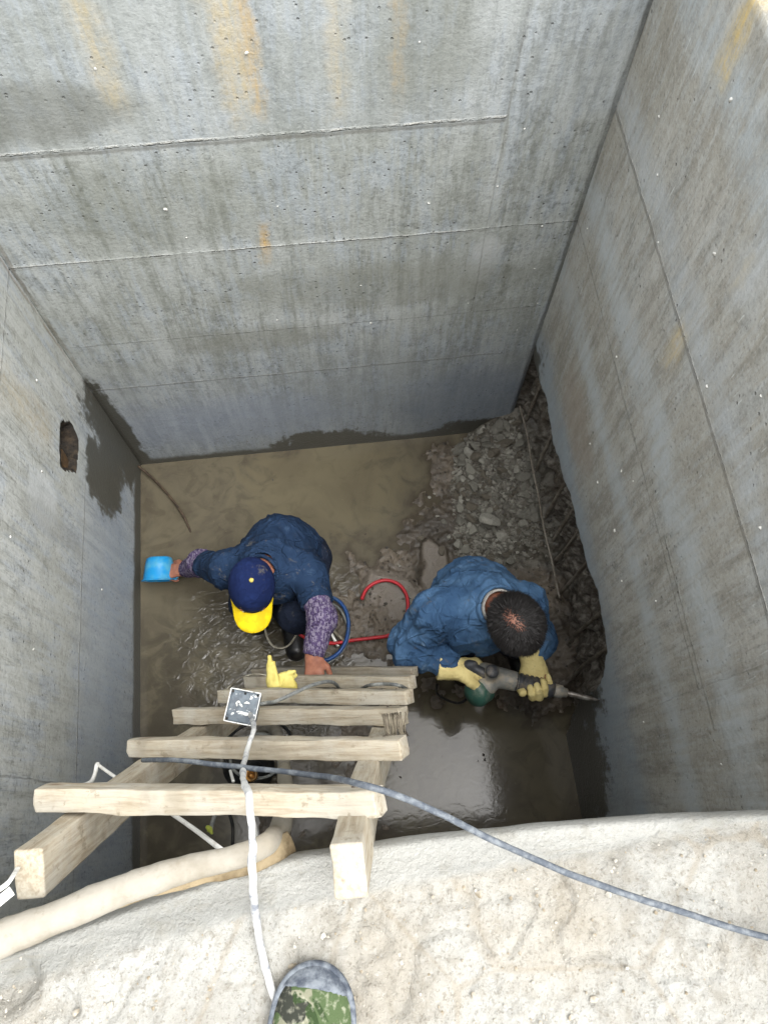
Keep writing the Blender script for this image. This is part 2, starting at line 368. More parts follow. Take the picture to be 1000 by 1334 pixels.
rightSpec = dict(m6=.22, a=srgb(158, 155, 145), b=srgb(174, 172, 165), c=srgb(139, 135, 125), d=srgb(172, 174, 172), seed=4, mott=.3, scr=.75,
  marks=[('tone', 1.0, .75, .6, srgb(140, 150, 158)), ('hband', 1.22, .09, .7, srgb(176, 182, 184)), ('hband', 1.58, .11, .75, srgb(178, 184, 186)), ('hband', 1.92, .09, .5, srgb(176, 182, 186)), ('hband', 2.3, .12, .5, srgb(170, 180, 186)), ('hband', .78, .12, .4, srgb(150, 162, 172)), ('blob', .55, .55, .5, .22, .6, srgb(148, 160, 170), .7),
    ('vstain', 1.3, .06, 2.2, 2.5, .9, Yel), ('vstain', .98, .05, 1.72, 1.88, .55, Yel), ('vstain', .92, .03, 2.06, 2.18, .5, Yel), ('blob', .9, 2.16, .05, .1, .35, srgb(184, 190, 194), .9), ('blob', 1.2, 1.0, .2, .12, .5, srgb(150, 138, 124), .7)],
  seams=[(1.862, -.2, 1.8, .004, .9), (1.44, .2, 1.8, .0025, .5), (1.47, .1, .6, .003, .5)],
  vjoint=[(.2, 1.0, 1.9, .003, .2, srgb(100, 96, 86))],
  wet=[('foot', .07, .06), ('b', .12, .12, .25, .34), ('b', .33, .3, .12, .3), ('b', 1.68, .35, .2, .42)])
leftSpec = dict(m6=.25, a=srgb(170, 172, 166), b=srgb(184, 186, 182), c=srgb(153, 154, 147), d=srgb(164, 172, 181), seed=9, mott=.3, scr=.55,
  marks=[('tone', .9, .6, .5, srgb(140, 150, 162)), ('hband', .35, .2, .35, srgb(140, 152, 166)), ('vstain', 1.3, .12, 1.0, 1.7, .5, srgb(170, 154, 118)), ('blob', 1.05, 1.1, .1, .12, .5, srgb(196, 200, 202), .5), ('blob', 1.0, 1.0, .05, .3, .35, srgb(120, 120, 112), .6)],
  seams=[(.737, -.2, 1.3, .003, .7), (1.44, -.2, 1.7, .003, .3)],
  vjoint=[(.2, .3, 1.6, .004, .5, srgb(96, 96, 92)), (1.68, .6, 2.6, .01, .6, srgb(118, 104, 84))],
  wet=[('foot', .1, .05), ('b', 1.66, .38, .24, .36), ('b', 1.4, .52, .15, .2)])
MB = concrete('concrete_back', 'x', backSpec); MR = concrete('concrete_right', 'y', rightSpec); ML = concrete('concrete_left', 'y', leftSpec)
# broken face: where attribute 'broken' is 1 the right wall shows crushed wet concrete
def add_broken(m, dark, light):
    br = m.attr('broken'); n = m.noise(30, 5, .7, off=31); n2 = m.noise(8, 4, .6, off=33)
    old = m.b.inputs['Base Color'].links[0].from_socket
    cc = m.mix(n.ss(.4, .68)*.7, dark, light); cc = m.mix(n2.ss(.5, .66)*.5, cc, srgb(72, 60, 46))
    m.nt.links.new(m.mix(br.ss(.3, .6), old, cc), m.b.inputs['Base Color'])
add_broken(MR, srgb(78, 72, 64), srgb(156, 151, 142)); add_broken(ML, srgb(34, 30, 26), srgb(74, 62, 48))  # left wall: hole lining coloured dark, the recess shade put into its colour
# ================================================================== the walls
def poly_sd(py, pz, poly):
    """signed distance (negative inside) to a polygon"""
    P = np.stack([py, pz], -1); d = np.full(py.shape, 9.); ins = np.zeros(py.shape, bool); n = len(poly)
    for i in range(n):
        a = np.array(poly[i]); b = np.array(poly[(i+1) % n]); ab = b-a; t = np.clip(((P-a)@ab)/(ab@ab), 0, 1)
        d = np.minimum(d, np.linalg.norm(P-a-t[..., None]*ab, axis=-1))
        c = ((a[1] > P[..., 1]) != (b[1] > P[..., 1])) & (P[..., 0] < (b[0]-a[0])*(P[..., 1]-a[1])/(b[1]-a[1]+1e-12)+a[0]); ins ^= c
    return np.where(ins, -d, d)
# back wall
us = np.arange(XL, XR+.001, .015); us[-1] = XR; vs = np.append(np.arange(-.08, ZT, .015), ZT)
U, V_ = np.meshgrid(us, vs, indexing='ij'); off = .002*fbm(np.stack([U, V_, U*0], -1), 3, 4); off += .0025*(V_ > 1.44)+.002*(U > .54)
P = np.stack([U, YB+off, V_], -1)
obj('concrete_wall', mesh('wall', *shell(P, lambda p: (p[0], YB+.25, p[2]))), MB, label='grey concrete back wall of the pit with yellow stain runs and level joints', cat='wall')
bw = C.objects[-1]
# right wall with the broken strip at its foot
ys = np.arange(-.4, YB+.2501, .0085); zs = np.append(np.arange(-.08, .86, .0085), np.append(np.arange(.86, ZT, .02), ZT))
Y, Z = np.meshgrid(ys, zs, indexing='ij')
notch = [(1.75, .64), (1.56, .66), (1.446, .724), (1.287, .675), (1.13, .70), (1.039, .743), (.882, .754), (.728, .772), (.62, .80), (.53, .80), (.43, .77), (.36, .66), (.33, .52), (.335, .38), (.30, .17), (.25, .03), (.23, -.2), (1.75, -.2)]
sd = poly_sd(Y, Z, notch); q = np.stack([Y, Z, Y*0], -1)
sd = sd+.028*fbm(q, 11, 4)+.012*fbm(q, 40, 2)
dep = sst(-sd, -.004, .04); rough = .035*fbm(q, 14, 4)+.022*fbm(q, 42, 3)
Xo = XR+.002*fbm(q, 3, 3)*(1-dep)+dep*(.066+rough*1.15+.03*sst(-sd, .05, .3)+.012*np.sin(Y*48+3*fbm(q, 4, 2))) + .003*sst(np.abs(sd), .012, 0)
Xo = np.minimum(Xo, XR+.22)
Vv, Fv = shell(np.stack([Xo, Y, Z], -1)[:, ::-1], lambda p: (XR+.25, p[1], p[2]))
brk = np.zeros(len(Vv)); brk[:dep.size] = sst(-sd, -.002, .008)[:, ::-1].ravel()
rw = obj('concrete_wall', mesh('wall', Vv, Fv, attrs={'broken': brk}), MR, label='brown-grey concrete right wall whose foot is broken out down to the rebar', cat='wall')
# left wall with a small hole
ys = np.arange(-.4, YB+.2501, .0125); zs = np.append(np.arange(-.08, ZT, .0125), ZT); Y, Z = np.meshgrid(ys, zs, indexing='ij'); q = np.stack([Y, Z, Y*0], -1)
hl = [atX(80, 555, XL), atX(92, 552, XL), atX(101, 575, XL), atX(98, 612, XL), atX(80, 606, XL)]
sd = poly_sd(Y, Z, [(p[1], p[2]) for p in hl])+.012*fbm(q, 25, 3); dep = sst(-sd, -.004, .012)
Xo = XL-.002*fbm(q, 3, 3)-dep*.14
Vv, Fv = shell(np.stack([Xo, Y, Z], -1), lambda p: (XL-.25, p[1], p[2]))
brk = np.zeros(len(Vv)); brk[:dep.size] = sst(-sd, -.019, -.010).ravel()
lw = obj('concrete_wall', mesh('wall', Vv, Fv, attrs={'broken': brk}), ML, label='pale blue-grey concrete left wall with a small hole and a wet corner', cat='wall')
hb = at(90, 590, 0); a = atX(90, 590, XL)
mChip = mCable('chip_wood', srgb(92, 72, 50), srgb(60, 48, 36), .5, 30)
V1, F1 = beam(.09, .05, .03, .005, 8, .006, 3); part('timber_plug', mesh('plug', xf(V1, frame(a+[-.045, -.012, -.045], (0, .25, 1), (1, 0, 0))), F1), mChip, lw)
# tie stubs on the walls
def rock(r, seed, n=2, sq=(1, 1, 1), amp=.25):
    import bmesh
    bm = bmesh.new(); bmesh.ops.create_icosphere(bm, subdivisions=n, radius=1); V = np.array([v.co for v in bm.verts]); Fs = [tuple(v.index for v in f.verts) for f in bm.faces]; bm.free()
    rs = np.random.default_rng(seed)
    for k in range(13):
        nn = _n(rs.normal(size=3)); o = rs.uniform(.42, .78); d = V@nn; V = V-np.maximum(d-o, 0)[:, None]*nn
    V = V*(1+amp*fbm(V+seed*3.1, 1.6, 3))[:, None]; return V*r*np.array(sq), Fs
mStub = M('mortar_stub', .8, .3); mStub.col(mStub.mix(mStub.noise(60, 3).ss(.4, .65), srgb(226, 226, 220), srgb(150, 148, 140)))
def stub(p, r, parent, nrm, s):
    V, Fs = rock(r, s, 2, (1, 1, 1)); V = V*(1-.45*np.abs(np.array(nrm))); part('tie_stub', mesh('stub', V, Fs), mStub, parent, Mw=Matrix.Translation(Vector(p)))
k = 0
for p in [(857, 316), (824, 627), (809, 614), (768, 578), (778, 629), (809, 757), (854, 783), (920, 504), (990, 516), (989, 688), (939, 996), (838, 941), (856, 228), (952, 130), (858, 152), (765, 298), (930, 330), (800, 692), (803, 465)]:
    stub(atX(p[0], p[1], XR), random.uniform(.005, .009), rw, (1, 0, 0), k); k += 1
for p in [(124, 90), (321, 70), (546, 55), (216, 273), (362, 269), (361, 417), (683, 168), (648, 243), (706, 295), (696, 350), (558, 265), (483, 421), (243, 310), (470, 372), (700, 395), (610, 395), (673, 430)]:
    stub(atY(p[0], p[1], YB), random.uniform(.0035, .0075), bw, (0, 1, 0), k); k += 1
for p in [(48, 496), (44, 846), (55, 614), (133, 768), (14, 700)]:
    stub(atX(p[0], p[1], XL), random.uniform(.005, .009), lw, (1, 0, 0), k); k += 1
# exposed reinforcement in the broken strip (part of the right wall)
for p in [(690, 530), (706, 590), (727, 640), (735, 678), (741, 705), (752, 745), (762, 815), (772, 858)]:
    y0 = atX(p[0], p[1], XR+.04)[1]; zt = atX(p[0], p[1], XR+.04)[2]
    V, Fs = tube([(XR+.05+random.uniform(-.02, .02), y0+random.uniform(-.03, .03), -.05), (XR+.05, y0+.005, .3), (XR+.055, y0, .95)], .0080, 8, 8, jit=.4)
    part('rebar', mesh('rebar', V, Fs), mRust, rw)
for z0, x0, ya, yb in ((.265, .012, .75, 1.68),):
    pts = [(XR+x0+random.uniform(-.008, .008), y, z0+random.uniform(-.012, .012)) for y in np.linspace(ya, yb, 7)]
    V, Fs = tube(pts, .0045, 8, 8, jit=.4); part('rebar', mesh('rebar', V, Fs), mRust, rw)
# near wall and its crumbling top (the ledge)
mLedge = M('ledge_concrete', .88, .3)
sm = mLedge.attr('smooth'); n1 = mLedge.noise(5, 5, .6); n2 = mLedge.noise(22, 5, .7, off=3); n3 = mLedge.noise(80, 4, .7, off=6); n4 = mLedge.noise(2.2, 3, .6, off=8)
c = mLedge.mix(n1.ss(.38, .64), srgb(178, 177, 171), srgb(162, 159, 151)); c = mLedge.mix(n2.ss(.46, .68)*.6, c, srgb(142, 136, 124)); c = mLedge.mix(n4.ss(.5, .66)*.4, c, srgb(166, 156, 138))
n5 = mLedge.noise(160, 3, .7, off=19); c = mLedge.mix(n5.ss(.54, .66)*.5, c, srgb(118, 110, 96)); c = mLedge.mix(n3.ss(.56, .74)*.45, c, srgb(104, 98, 86)); c = mLedge.mix(n3.ss(.44, .28)*.6, c, srgb(186, 184, 178))
vc = mLedge.voro(3.1, (1, 1, 1), 'DISTANCE_TO_EDGE'); vd = mLedge.voro(26); c = mLedge.mix((vc+(n2-.5)*.08).ss(.02, .0)*.4, c, srgb(150, 138, 118))
c2 = mLedge.mix(mLedge.noise(3.5, 5, .7, (.5, 4, 1), 14).ss(.38, .66), srgb(178, 177, 171), srgb(158, 158, 153)); c2 = mLedge.mix(mLedge.noise(7, 5, .7, (.35, 5, 1), 17).ss(.55, .7)*.6, c2, srgb(156, 150, 134)); c2 = mLedge.mix(n3.ss(.56, .74)*.35, c2, srgb(140, 138, 130)); c2 = mLedge.mix(n2.ss(.5, .66)*.4, c2, srgb(150, 146, 134))
mLedge.col(mLedge.mix(1., mLedge.mix((sm+(n2-.5)*1.1).ss(.2, .8), c, c2), (.73, .735, .735, 1), 'MULTIPLY')).bump(n2*.5+n3*.6+n5*.35+n1*.2, .008)
xs = np.concatenate([np.arange(-.958, -.62, .02), np.arange(-.62, .70, .0055), np.arange(.70, .835, .02), [.835]])
lipx = np.array([-.96, -.57, -.46, -.366, -.25, -.136, -.016, .15, .316, .47, .615, .84]); lipy = np.array([-.145, -.128, -.10, -.079, -.058, -.042, -.038, -.038, -.041, -.05, -.06, -.09])
smx = np.array([-.96, -.57, -.4, -.12, .02, .2, .35, .5, .62, .84]); smy = np.array([-.20, -.172, -.14, -.108, -.10, -.094, -.088, -.076, -.070, -.095])
lip = np.interp(xs, lipx, lipy)+.0025*fbm(np.stack([xs, xs*0, xs*0], -1), 9, 3); smo = np.interp(xs, smx, smy)
# profile: list of (kind, t): bottom of the inner face up to lip, then back over the top
zin = np.concatenate([np.linspace(-.08, 1.7, 60), np.linspace(1.72, 2.03, 16)])
X1 = []; A1 = []
for i, x in enumerate(xs):
    row = []; at_ = []
    ly = lip[i]
    for z in zin:
        under = sst(z, 1.75, 2.07); row.append((x, -.15+(ly-.006+.15)*under, z)); at_.append(1)
    for a in np.linspace(0, 90, 7)[1:]:
        t = math.radians(a); row.append((x, ly-.014*(1-math.cos(t))-.0, 2.03+.055*math.sin(t))); at_.append(1)
    y0 = ly-.014
    dd = np.concatenate([np.arange(.005, .40, .0055), np.arange(.41, 1.3, .03)])
    for d in dd:
        y = y0-d; s = sst(y, smo[i]-.022, smo[i]+.014); row.append((x, y, 2.085+.018*sst(d, 0, .06))); at_.append(s)
    X1.append(row); A1.append(at_)
P = np.array(X1); A1 = np.array(A1); top = (np.arange(P.shape[1]) > len(zin)+4)[None, :]*np.ones_like(A1)
rg = fbm(P, 30, 5, .6)*.007+fbm(P, 9, 3)*.004+fbm(P, 80, 3)*.006-.008*sst(np.abs(fbm(P*[1, 1, 0], 2.3, 4)), .016, 0)
P[..., 2] += top*((1-A1)*rg+.0012*fbm(P, 20, 3)); P[..., 1] += (1-top)*.0018*fbm(P, 18, 3)
# hollow broken into the top at far left
hx = at(12, 1285, ZL); P[..., 2] -= .022*top*sst(np.hypot(P[..., 0]-hx[0], P[..., 1]-hx[1])+.012*fbm(P, 30, 3), .05, .02)
nw = obj('concrete_wall', mesh('ledge', *[*shell(P[:, ::-1].copy(), lambda p: (p[0], min(p[1], -1.3) if p[2] > 1.9 else -1.3, -.1))][:2], attrs=None), mLedge, label='near wall of the pit, its pale crumbling top like a ledge under the shoe', cat='wall')
A = nw.data.attributes.new('smooth', 'FLOAT', 'POINT'); val = np.zeros(len(nw.data.vertices), np.float32); val[:A1.size] = A1[:, ::-1].ravel(); A.data.foreach_set('value', val)
# loose crumbs on the ledge (uncountable)
V = []; Fs = []; o = 0
def ledge_z(x, y): return 2.103
base_r = [rock(1, 100+s, 1) for s in range(8)]
for i in range(900):
    x = random.uniform(-.6, .68); y = random.uniform(-.42, -.09)+0; ys_ = np.interp(x, smx, smy)
    if y > ys_+(.0 if random.random() < .96 else .03): continue
    r = random.choice([.0012, .0016, .002, .002, .003, .004]) if random.random() < .97 else random.uniform(.005, .009); v, f = base_r[i % 8]; v = v*r*[1, 1, .7]+[x, y, 2.103+r*.2]; V.append(v); Fs += [tuple(q+o for q in p) for p in f]; o += len(v)
mCrumb = M('crumbs', .9, .2); mCrumb.col(mCrumb.mix(mCrumb.noise(30, 2).ss(.42, .6), srgb(172, 168, 158), srgb(138, 128, 110)))
obj('mortar_crumbs', mesh('crumbs', np.concatenate(V), Fs, False), mCrumb, kind='stuff', label='pale mortar crumbs scattered over the near ledge', cat='crumbs')
# ================================================================== outside ground, floor, water
mG = M('outer_ground', .9, .2); g = mG.noise(2, 5, .6); mG.col(mG.mix(g.ss(.35, .65), srgb(205, 200, 188), srgb(176, 168, 150))).bump(mG.noise(20, 4), .02)
Bq = 60.; x0, x1, y0, y1 = XL-.25, XR+.25, -1.3, YB+.25
Vg = [(-Bq, -Bq, 2.02), (Bq, -Bq, 2.02), (Bq, Bq, 2.02), (-Bq, Bq, 2.02), (x0, y0, 2.02), (x1, y0, 2.02), (x1, y1, 2.02), (x0, y1, 2.02)]
obj('ground', mesh('ground', Vg, [(0, 1, 5, 4), (1, 2, 6, 5), (2, 3, 7, 6), (3, 0, 4, 7)], False), mG, kind='structure')
# pit floor height field. regions drawn from where they lie on the floor plane
def fl(pts): return [tuple(at(a, b, 0)[:2]) for a, b in pts]
xs = np.arange(XL-.02, XR+.16, .0065); ysf = np.arange(-.16, YB+.02, .0065); X, Yg = np.meshgrid(xs, ysf, indexing='ij'); q = np.stack([X, Yg, X*0], -1)
mud = fl([(600, 560), (545, 568), (548, 610), (520, 660), (478, 690), (430, 700), (418, 760), (372, 800), (372, 850), (420, 880), (535, 885), (528, 930), (545, 962), (600, 948), (650, 955), (700, 945), (740, 940), (900, 930), (900, 450), (700, 450)])
sdm = poly_sd(X, Yg, mud)+.16*fbm(q, 5, 4)+.07*fbm(q, 22, 3)
heap = fl([(596, 566), (592, 640), (600, 730), (650, 750), (740, 760), (900, 700), (900, 500), (640, 480)])
sdh = poly_sd(X, Yg, heap)+.03*fbm(q, 8, 3)
strip = fl([(300, 940), (300, 1010), (290, 1060), (330, 1120), (470, 1120), (560, 1090), (530, 1075), (500, 1020), (545, 960), (530, 900), (430, 890)])
sds = poly_sd(X, Yg, strip)+.05*fbm(q, 8, 4)
hgt = -.03+.022*fbm(q, 4, 3)+.010*fbm(q, 20, 3)
hgt += sst(-sdm, -.06, .22)*(.046+.012*fbm(q, 8, 4)+.016*np.abs(fbm(q, 26, 3))+.010*fbm(q, 55, 3))
hgt += sst(-sds, -.03, .10)*(.026+.014*fbm(q, 12, 4))
wall_d = XR+.10-X
hgt += sst(-sdh, -.02, .16)*(.075+.05*fbm(q, 6, 3)+.02*fbm(q, 22, 3))
hgt += sst(X, .62, .92)*sst(Yg, .28, .5)*(.10+.03*fbm(q, 9, 4))       # muck under the broken strip
slab = fl([(478, 742), (540, 740), (560, 790), (525, 835), (500, 806), (470, 780)]); sdl = poly_sd(X, Yg, slab)+.07*fbm(q, 9, 4)
hgt = hgt*(1-sst(-sdl, -.01, .04))+(.036+.004*fbm(q, 15, 3))*sst(-sdl, -.01, .04)
slab2 = fl([(545, 705), (590, 700), (600, 760), (560, 790), (540, 760)]); sd2 = poly_sd(X, Yg, slab2)+.07*fbm(q, 9, 4)
hgt = hgt*(1-sst(-sd2, -.01, .02))+.05*sst(-sd2, -.01, .02)
FL = hgt
def floor_z(x, y):
    i = int(np.clip((x-xs[0])/.0065, 0, len(xs)-1)); j = int(np.clip((y-ysf[0])/.0065, 0, len(ysf)-1)); return float(FL[i, j])
mMud = M('wet_mud', .5, .5); a = mMud.noise(4, 5, .6); b = mMud.noise(26, 5, .7, off=4); cN = mMud.noise(70, 3, .7, off=8); hz = mMud.attr('h'); sl = mMud.attr('slab')
c = mMud.mix(a.ss(.38, .64), srgb(86, 78, 68), srgb(108, 98, 84)); c = mMud.mix(b.ss(.48, .66)*.7, c, srgb(58, 52, 45)); c = mMud.mix(a.ss(.56, .7)*b.ss(.4, .6)*.5, c, srgb(104, 74, 58)); c = mMud.mix(cN.ss(.6, .75)*.5, c, srgb(118, 108, 94))
pN = mMud.noise(2.6, 4, .6, off=30); c = mMud.mix(pN.ss(.5, .66)*.6, c, srgb(40, 36, 31)); hpA = mMud.attr('heap'); c = mMud.mix(hpA.ss(.1, .6)*.75, c, mMud.mix(b.ss(.4, .6), srgb(104, 101, 92), srgb(68, 65, 58))); c = mMud.mix(sl.ss(.3, .7)*.8, c, srgb(112, 104, 94))
mMud.col(c).rough(.62-b.ss(.4, .6)*.3).bump(b*.6+cN*.5, .009)
obj('pit_floor', mesh('floor', np.stack([X, Yg, FL], -1).reshape(-1, 3), gridfaces(*X.shape), attrs={'h': FL.ravel(), 'heap': sst(-sdh, -.01, .05).ravel()*sst(.99-X.ravel(), 0, .1), 'slab': np.maximum(sst(-sdl, -.01, .02), .75*sst(-sd2, -.01, .02)).ravel()}), mMud, kind='structure')
mW = M('muddy_water', .10, .75); a = mW.noise(3.2, 5, .62, dist=.6); b = mW.noise(9, 5, .6, off=5, dist=1.2)
dpt = mW.attr('h'); c = mW.mix(a.ss(.4, .66), srgb(92, 86, 71), srgb(77, 71, 60)); c = mW.mix(b.ss(.5, .66)*.4, c, srgb(66, 60, 49)); sc_ = mW.noise(60, 4, .75, off=22); c = mW.mix(sc_.ss(.64, .7)*a.ss(.45, .55)*.5, c, srgb(128, 120, 100))
blob = ((mW.x+.1)*(mW.x+.1)*5+(mW.y-1.5)*(mW.y-1.5)*9+(b-.5)*2.5).ss(1.1, .3); c = mW.mix(blob*.4, c, srgb(102, 94, 72)); c = mW.mix(dpt.ss(-.022, .002)*(b*.6+.4), c, srgb(58, 51, 42))
cl = mW.x.ss(.05, -.15)*mW.y.ss(1.05, .8); c = mW.mix(cl*b.ss(.38, .55)*.6, c, srgb(62, 58, 48))
rip = mW.noise(17, 3, .5, (1, 1.4, 1), 2, 1.2); calm = ((mW.x+.42)*(mW.x+.42)*4.+(mW.y-.75)*(mW.y-.75)*3.2).ss(1.2, .2)
mW.col(c).bump(rip*(calm*.8+.04), .009); mW.b.inputs['IOR'].default_value = 1.38; mW.b.inputs['Specular IOR Level'].default_value = .5
PW = np.stack([X, Yg, X*0], -1)[::2, ::2]; obj('muddy_water', mesh('water', PW.reshape(-1, 3), gridfaces(*PW.shape[:2]), attrs={'h': FL[::2, ::2].ravel()}), mW, kind='structure')
# ---- rubble
mR = []
for i, (ca, cb) in enumerate([(srgb(136, 134, 124), srgb(98, 94, 84)), (srgb(118, 116, 107), srgb(80, 76, 68)), (srgb(158, 156, 146), srgb(112, 108, 98)), (srgb(104, 98, 86), srgb(72, 66, 58))]):
    m = M('rubble_%d' % i, .75, .4); n = m.noise(22, 5, .7, off=i); n2 = m.noise(70, 3, .7); m.col(m.mix(m.mix, ca, cb) if False else m.mix(n.ss(.4, .65)*.8+n2.ss(.55, .7)*.2, ca, cb)).bump(n*.6+n2*.5, .004); mR.append(m)
rocks = []
for s in range(14):
    v, f = rock(1, s+5, 3, (1, random.uniform(.6, .95), random.uniform(.45, .8)), .05); me = mesh('chunk', v, f, False); me.materials.append(mR[s % 4].m); rocks.append(me)
def chunk(x, y, r, me, label='grey lump of broken concrete among the rubble along the right wall', group='broken concrete in the rubble heap', zoff=0.):
    z = floor_z(x, y)+r*.25+zoff
    A = Matrix.Translation((x, y, z))@Matrix.Rotation(random.uniform(0, 6.28), 4, 'Z')@Matrix.Rotation(random.uniform(-.5, .5), 4, 'X')@Matrix.Rotation(random.uniform(-.5, .5), 4, 'Y')@Matrix.Scale(r, 4)
    return link(bpy.data.objects.new('concrete_chunk', me), None, A, label, 'rubble', group)
placed = []
hp = [tuple(p) for p in fl([(598, 572), (592, 640), (600, 725), (648, 735), (694, 726), (684, 640), (662, 572), (650, 545), (620, 552)])]
tries = 0
while len(placed) < 290 and tries < 30000:
    tries += 1; px = random.uniform(592, 722); py = random.uniform(540, 735); x, y = at(px, py, .08)[:2]
    if y > YB-.03 or poly_sd(np.array([x]), np.array([y]), hp)[0] > .012: continue
    r = random.choice([.013, .015, .018, .021, .025, .03, .034]) if len(placed) > 26 else random.uniform(.032, .048)
    if any((x-a)**2+(y-b)**2 < (.52*(r+c))**2 for a, b, c in placed): continue
    placed.append((x, y, r)); chunk(x, y, r, rocks[random.randrange(12) if px < 680 or r < .02 else 1+4*random.randrange(3)])
x, y = at(640, 680, .13)[:2]
big = chunk(x, y, .062, rocks[2], 'largest pale lump of broken concrete, in the middle of the rubble heap', None, .05)
x, y = at(612, 590, .08)[:2]; chunk(x, y, .045, rocks[6], 'broad flat grey lump at the left edge of the rubble, near the back wall', None, .02)
for (px, py, r, s) in [(560, 645, .014, 2), (520, 735, .012, 6), (579, 680, .02, 1), (585, 700, .022, 6), (570, 672, .014, 2), (592, 696, .016, 10), (538, 895, .012, 1), (592, 952, .017, 2), (700, 956, .012, 1), (722, 958, .01, 5), (660, 960, .011, 9), (552, 618, .009, 2), (566, 640, .01, 6), (436, 600, .008, 1), (495, 690, .009, 3), (500, 640, .008, 3), (575, 720, .025, 3), (548, 700, .02, 3)]:
    x, y = at(px, py, .03)[:2]; chunk(x, y, r, rocks[s], 'small broken stone lying loose in the mud away from the heap', 'loose stones in the mud')
# gravel crumbs pressed into the mud
V = []; Fs = []; o = 0; base_r = [rock(1, 50+s, 1) for s in range(10)]
for i in range(9000):
    x = random.uniform(-.35, XR+.1); y = random.uniform(.1, YB-.01); z = floor_z(x, y)
    dens = .10 if z < .004 else (.8 if z > .03 else .55)
    if x < .0 and z < .01: dens = .02
    if abs(z-.036) < .001 or abs(z-.05) < .001: dens = .03
    if random.random() > dens: continue
    r = .0022+.009*random.random()**4; v, f = base_r[i % 10]; v = v*r*[1, 1, .6]+[x, y, max(z, -.004)+r*.15]; V.append(v); Fs += [tuple(q+o for q in p) for p in f]; o += len(v)
mGr = M('gravel', .6, .5); n = mGr.noise(18, 3); n2 = mGr.noise(45, 3, off=3); mGr.col(mGr.mix(n2.ss(.62, .74), mGr.mix(n.ss(.4, .6), srgb(74, 65, 54), srgb(50, 45, 39)), srgb(120, 114, 104)))
obj('gravel', mesh('gravel', np.concatenate(V), Fs, False), mGr, kind='stuff', label='wet gravel and crushed concrete pressed into the mud', cat='gravel')
V = []; Fs = []; o = 0
for i in range(5200):
    px = random.uniform(588, 735); py = random.uniform(540, 800 if random.random() < .25 else 738); x, y = at(px, py, .08)[:2]
    if y > YB-.01 or x > XR+.07: continue
    if poly_sd(np.array([x]), np.array([y]), hp)[0] > (.02 if random.random() < .9 else .09): continue
    r = .004+.010*random.random()**2; v, f = base_r[i % 10]; z = floor_z(x, y); a_ = random.uniform(0, 6.28); R_ = np.array([[math.cos(a_), -math.sin(a_), 0], [math.sin(a_), math.cos(a_), 0], [0, 0, 1]]); v = (v*r)@R_+[x, y, z+r*.4]; V.append(v); Fs += [tuple(q+o for q in p) for p in f]; o += len(v)
mGc = M('crushed_concrete', .75, .35); n = mGc.noise(24, 3); mGc.col(mGc.mix(n.ss(.4, .6), srgb(128, 125, 116), srgb(82, 78, 70)))
obj('crushed_concrete', mesh('crushed', np.concatenate(V), Fs, False), mGc, kind='stuff', label='grey crushed concrete filling the gaps of the rubble heap', cat='gravel')
# ================================================================== the ladder
AL, ML_ = -.3406, .29
U3 = _n((0, -ML_, 1)); N3 = _n((0, 1, ML_))
def onplane(px, py, off=0.):
    """point of the ladder's front plane (Y = AL + ML_*(H-z)) shifted off along its normal"""
    d = R3@_ray(px, py); p0 = np.array([0, AL, H])+off*N3; t = ((p0-CAM)@N3)/(d@N3); return CAM+d*t
lad = thing('ladder', (0.05, .6, 0), 'homemade ladder of pale rough timber leaning on the near wall', 'ladder')
NAIL = M('nail_steel', .5); NAIL.col(srgb(70, 60, 50))
# rails: front face corner points at near end, and the lower end on the floor
Wd, Dp = .045, .073
def rail(pn, x_low, s):
    t = onplane(*pn, -.024); zl = .02; low = np.array([x_low, AL-.024*N3[1]+ML_*(H-zl), zl]); ctr = -Dp/2*N3
    a = t+ctr; b = low+ctr; L = np.linalg.norm(a-b); V, Fs = beam(L, Wd, Dp, .003, 60, .0022, s, .004)
    return part('rail', mesh('rail', V, Fs), WOOD[s % 2], lad, Mw=Matrix(frame((a+b)/2, a-b, N3)))
RUNG = [((57, 1041), (495, 1041)), ((173, 976), (527, 971)), ((233, 934), (526, 931)), ((288, 908), (534, 906)), ((324, 889), (537, 888)), ((365, 874), (537, 874))]
pr = onplane(528, 880); pl = onplane(330, 880)
r1 = rail((449, 1103), pr[0]+.02, 1); r2 = rail((33, 1106), onplane(285, 930)[0]+.03, 2)
for i, (a, b) in enumerate(RUNG):
    A_ = onplane(*a, .0); B_ = onplane(*b, .0); z = (A_[2]+B_[2])/2
    L = np.linalg.norm(A_-B_); th = [.041, .041, .042, .04, .04, .036][i]
    if i == 5: L += .10; A_ = A_-[.1, 0, 0]
    V, Fs = beam(L, th*1.02, th, .0022, 60, .0042, i*3+1., .004)
    rg_ = part('rung', mesh('rung', V, Fs), WOODB if i == 5 else WOOD[i % 3], lad, Mw=Matrix(frame((A_+B_)/2, B_-A_, N3)))
    for ez in (-1, 1):
        for q_ in (-.008, .009):
            if i > 3: continue
            xr_ = (L/2-.028-.012*abs(q_)/.009) if ez > 0 else -L/2+[.10, .06, .10, .02][i]
            v_, f_ = lathe([(.0032, 0), (.0036, .001), (.002, .0018), (.0004, .002)], 8); Mn = Matrix(frame((A_+B_)/2, B_-A_, N3))
            part('nail_head', mesh('nail', xf(v_, Mn@Matrix.Translation((ez*abs(xr_), q_, th/2-.0005))), f_), NAIL, rg_)
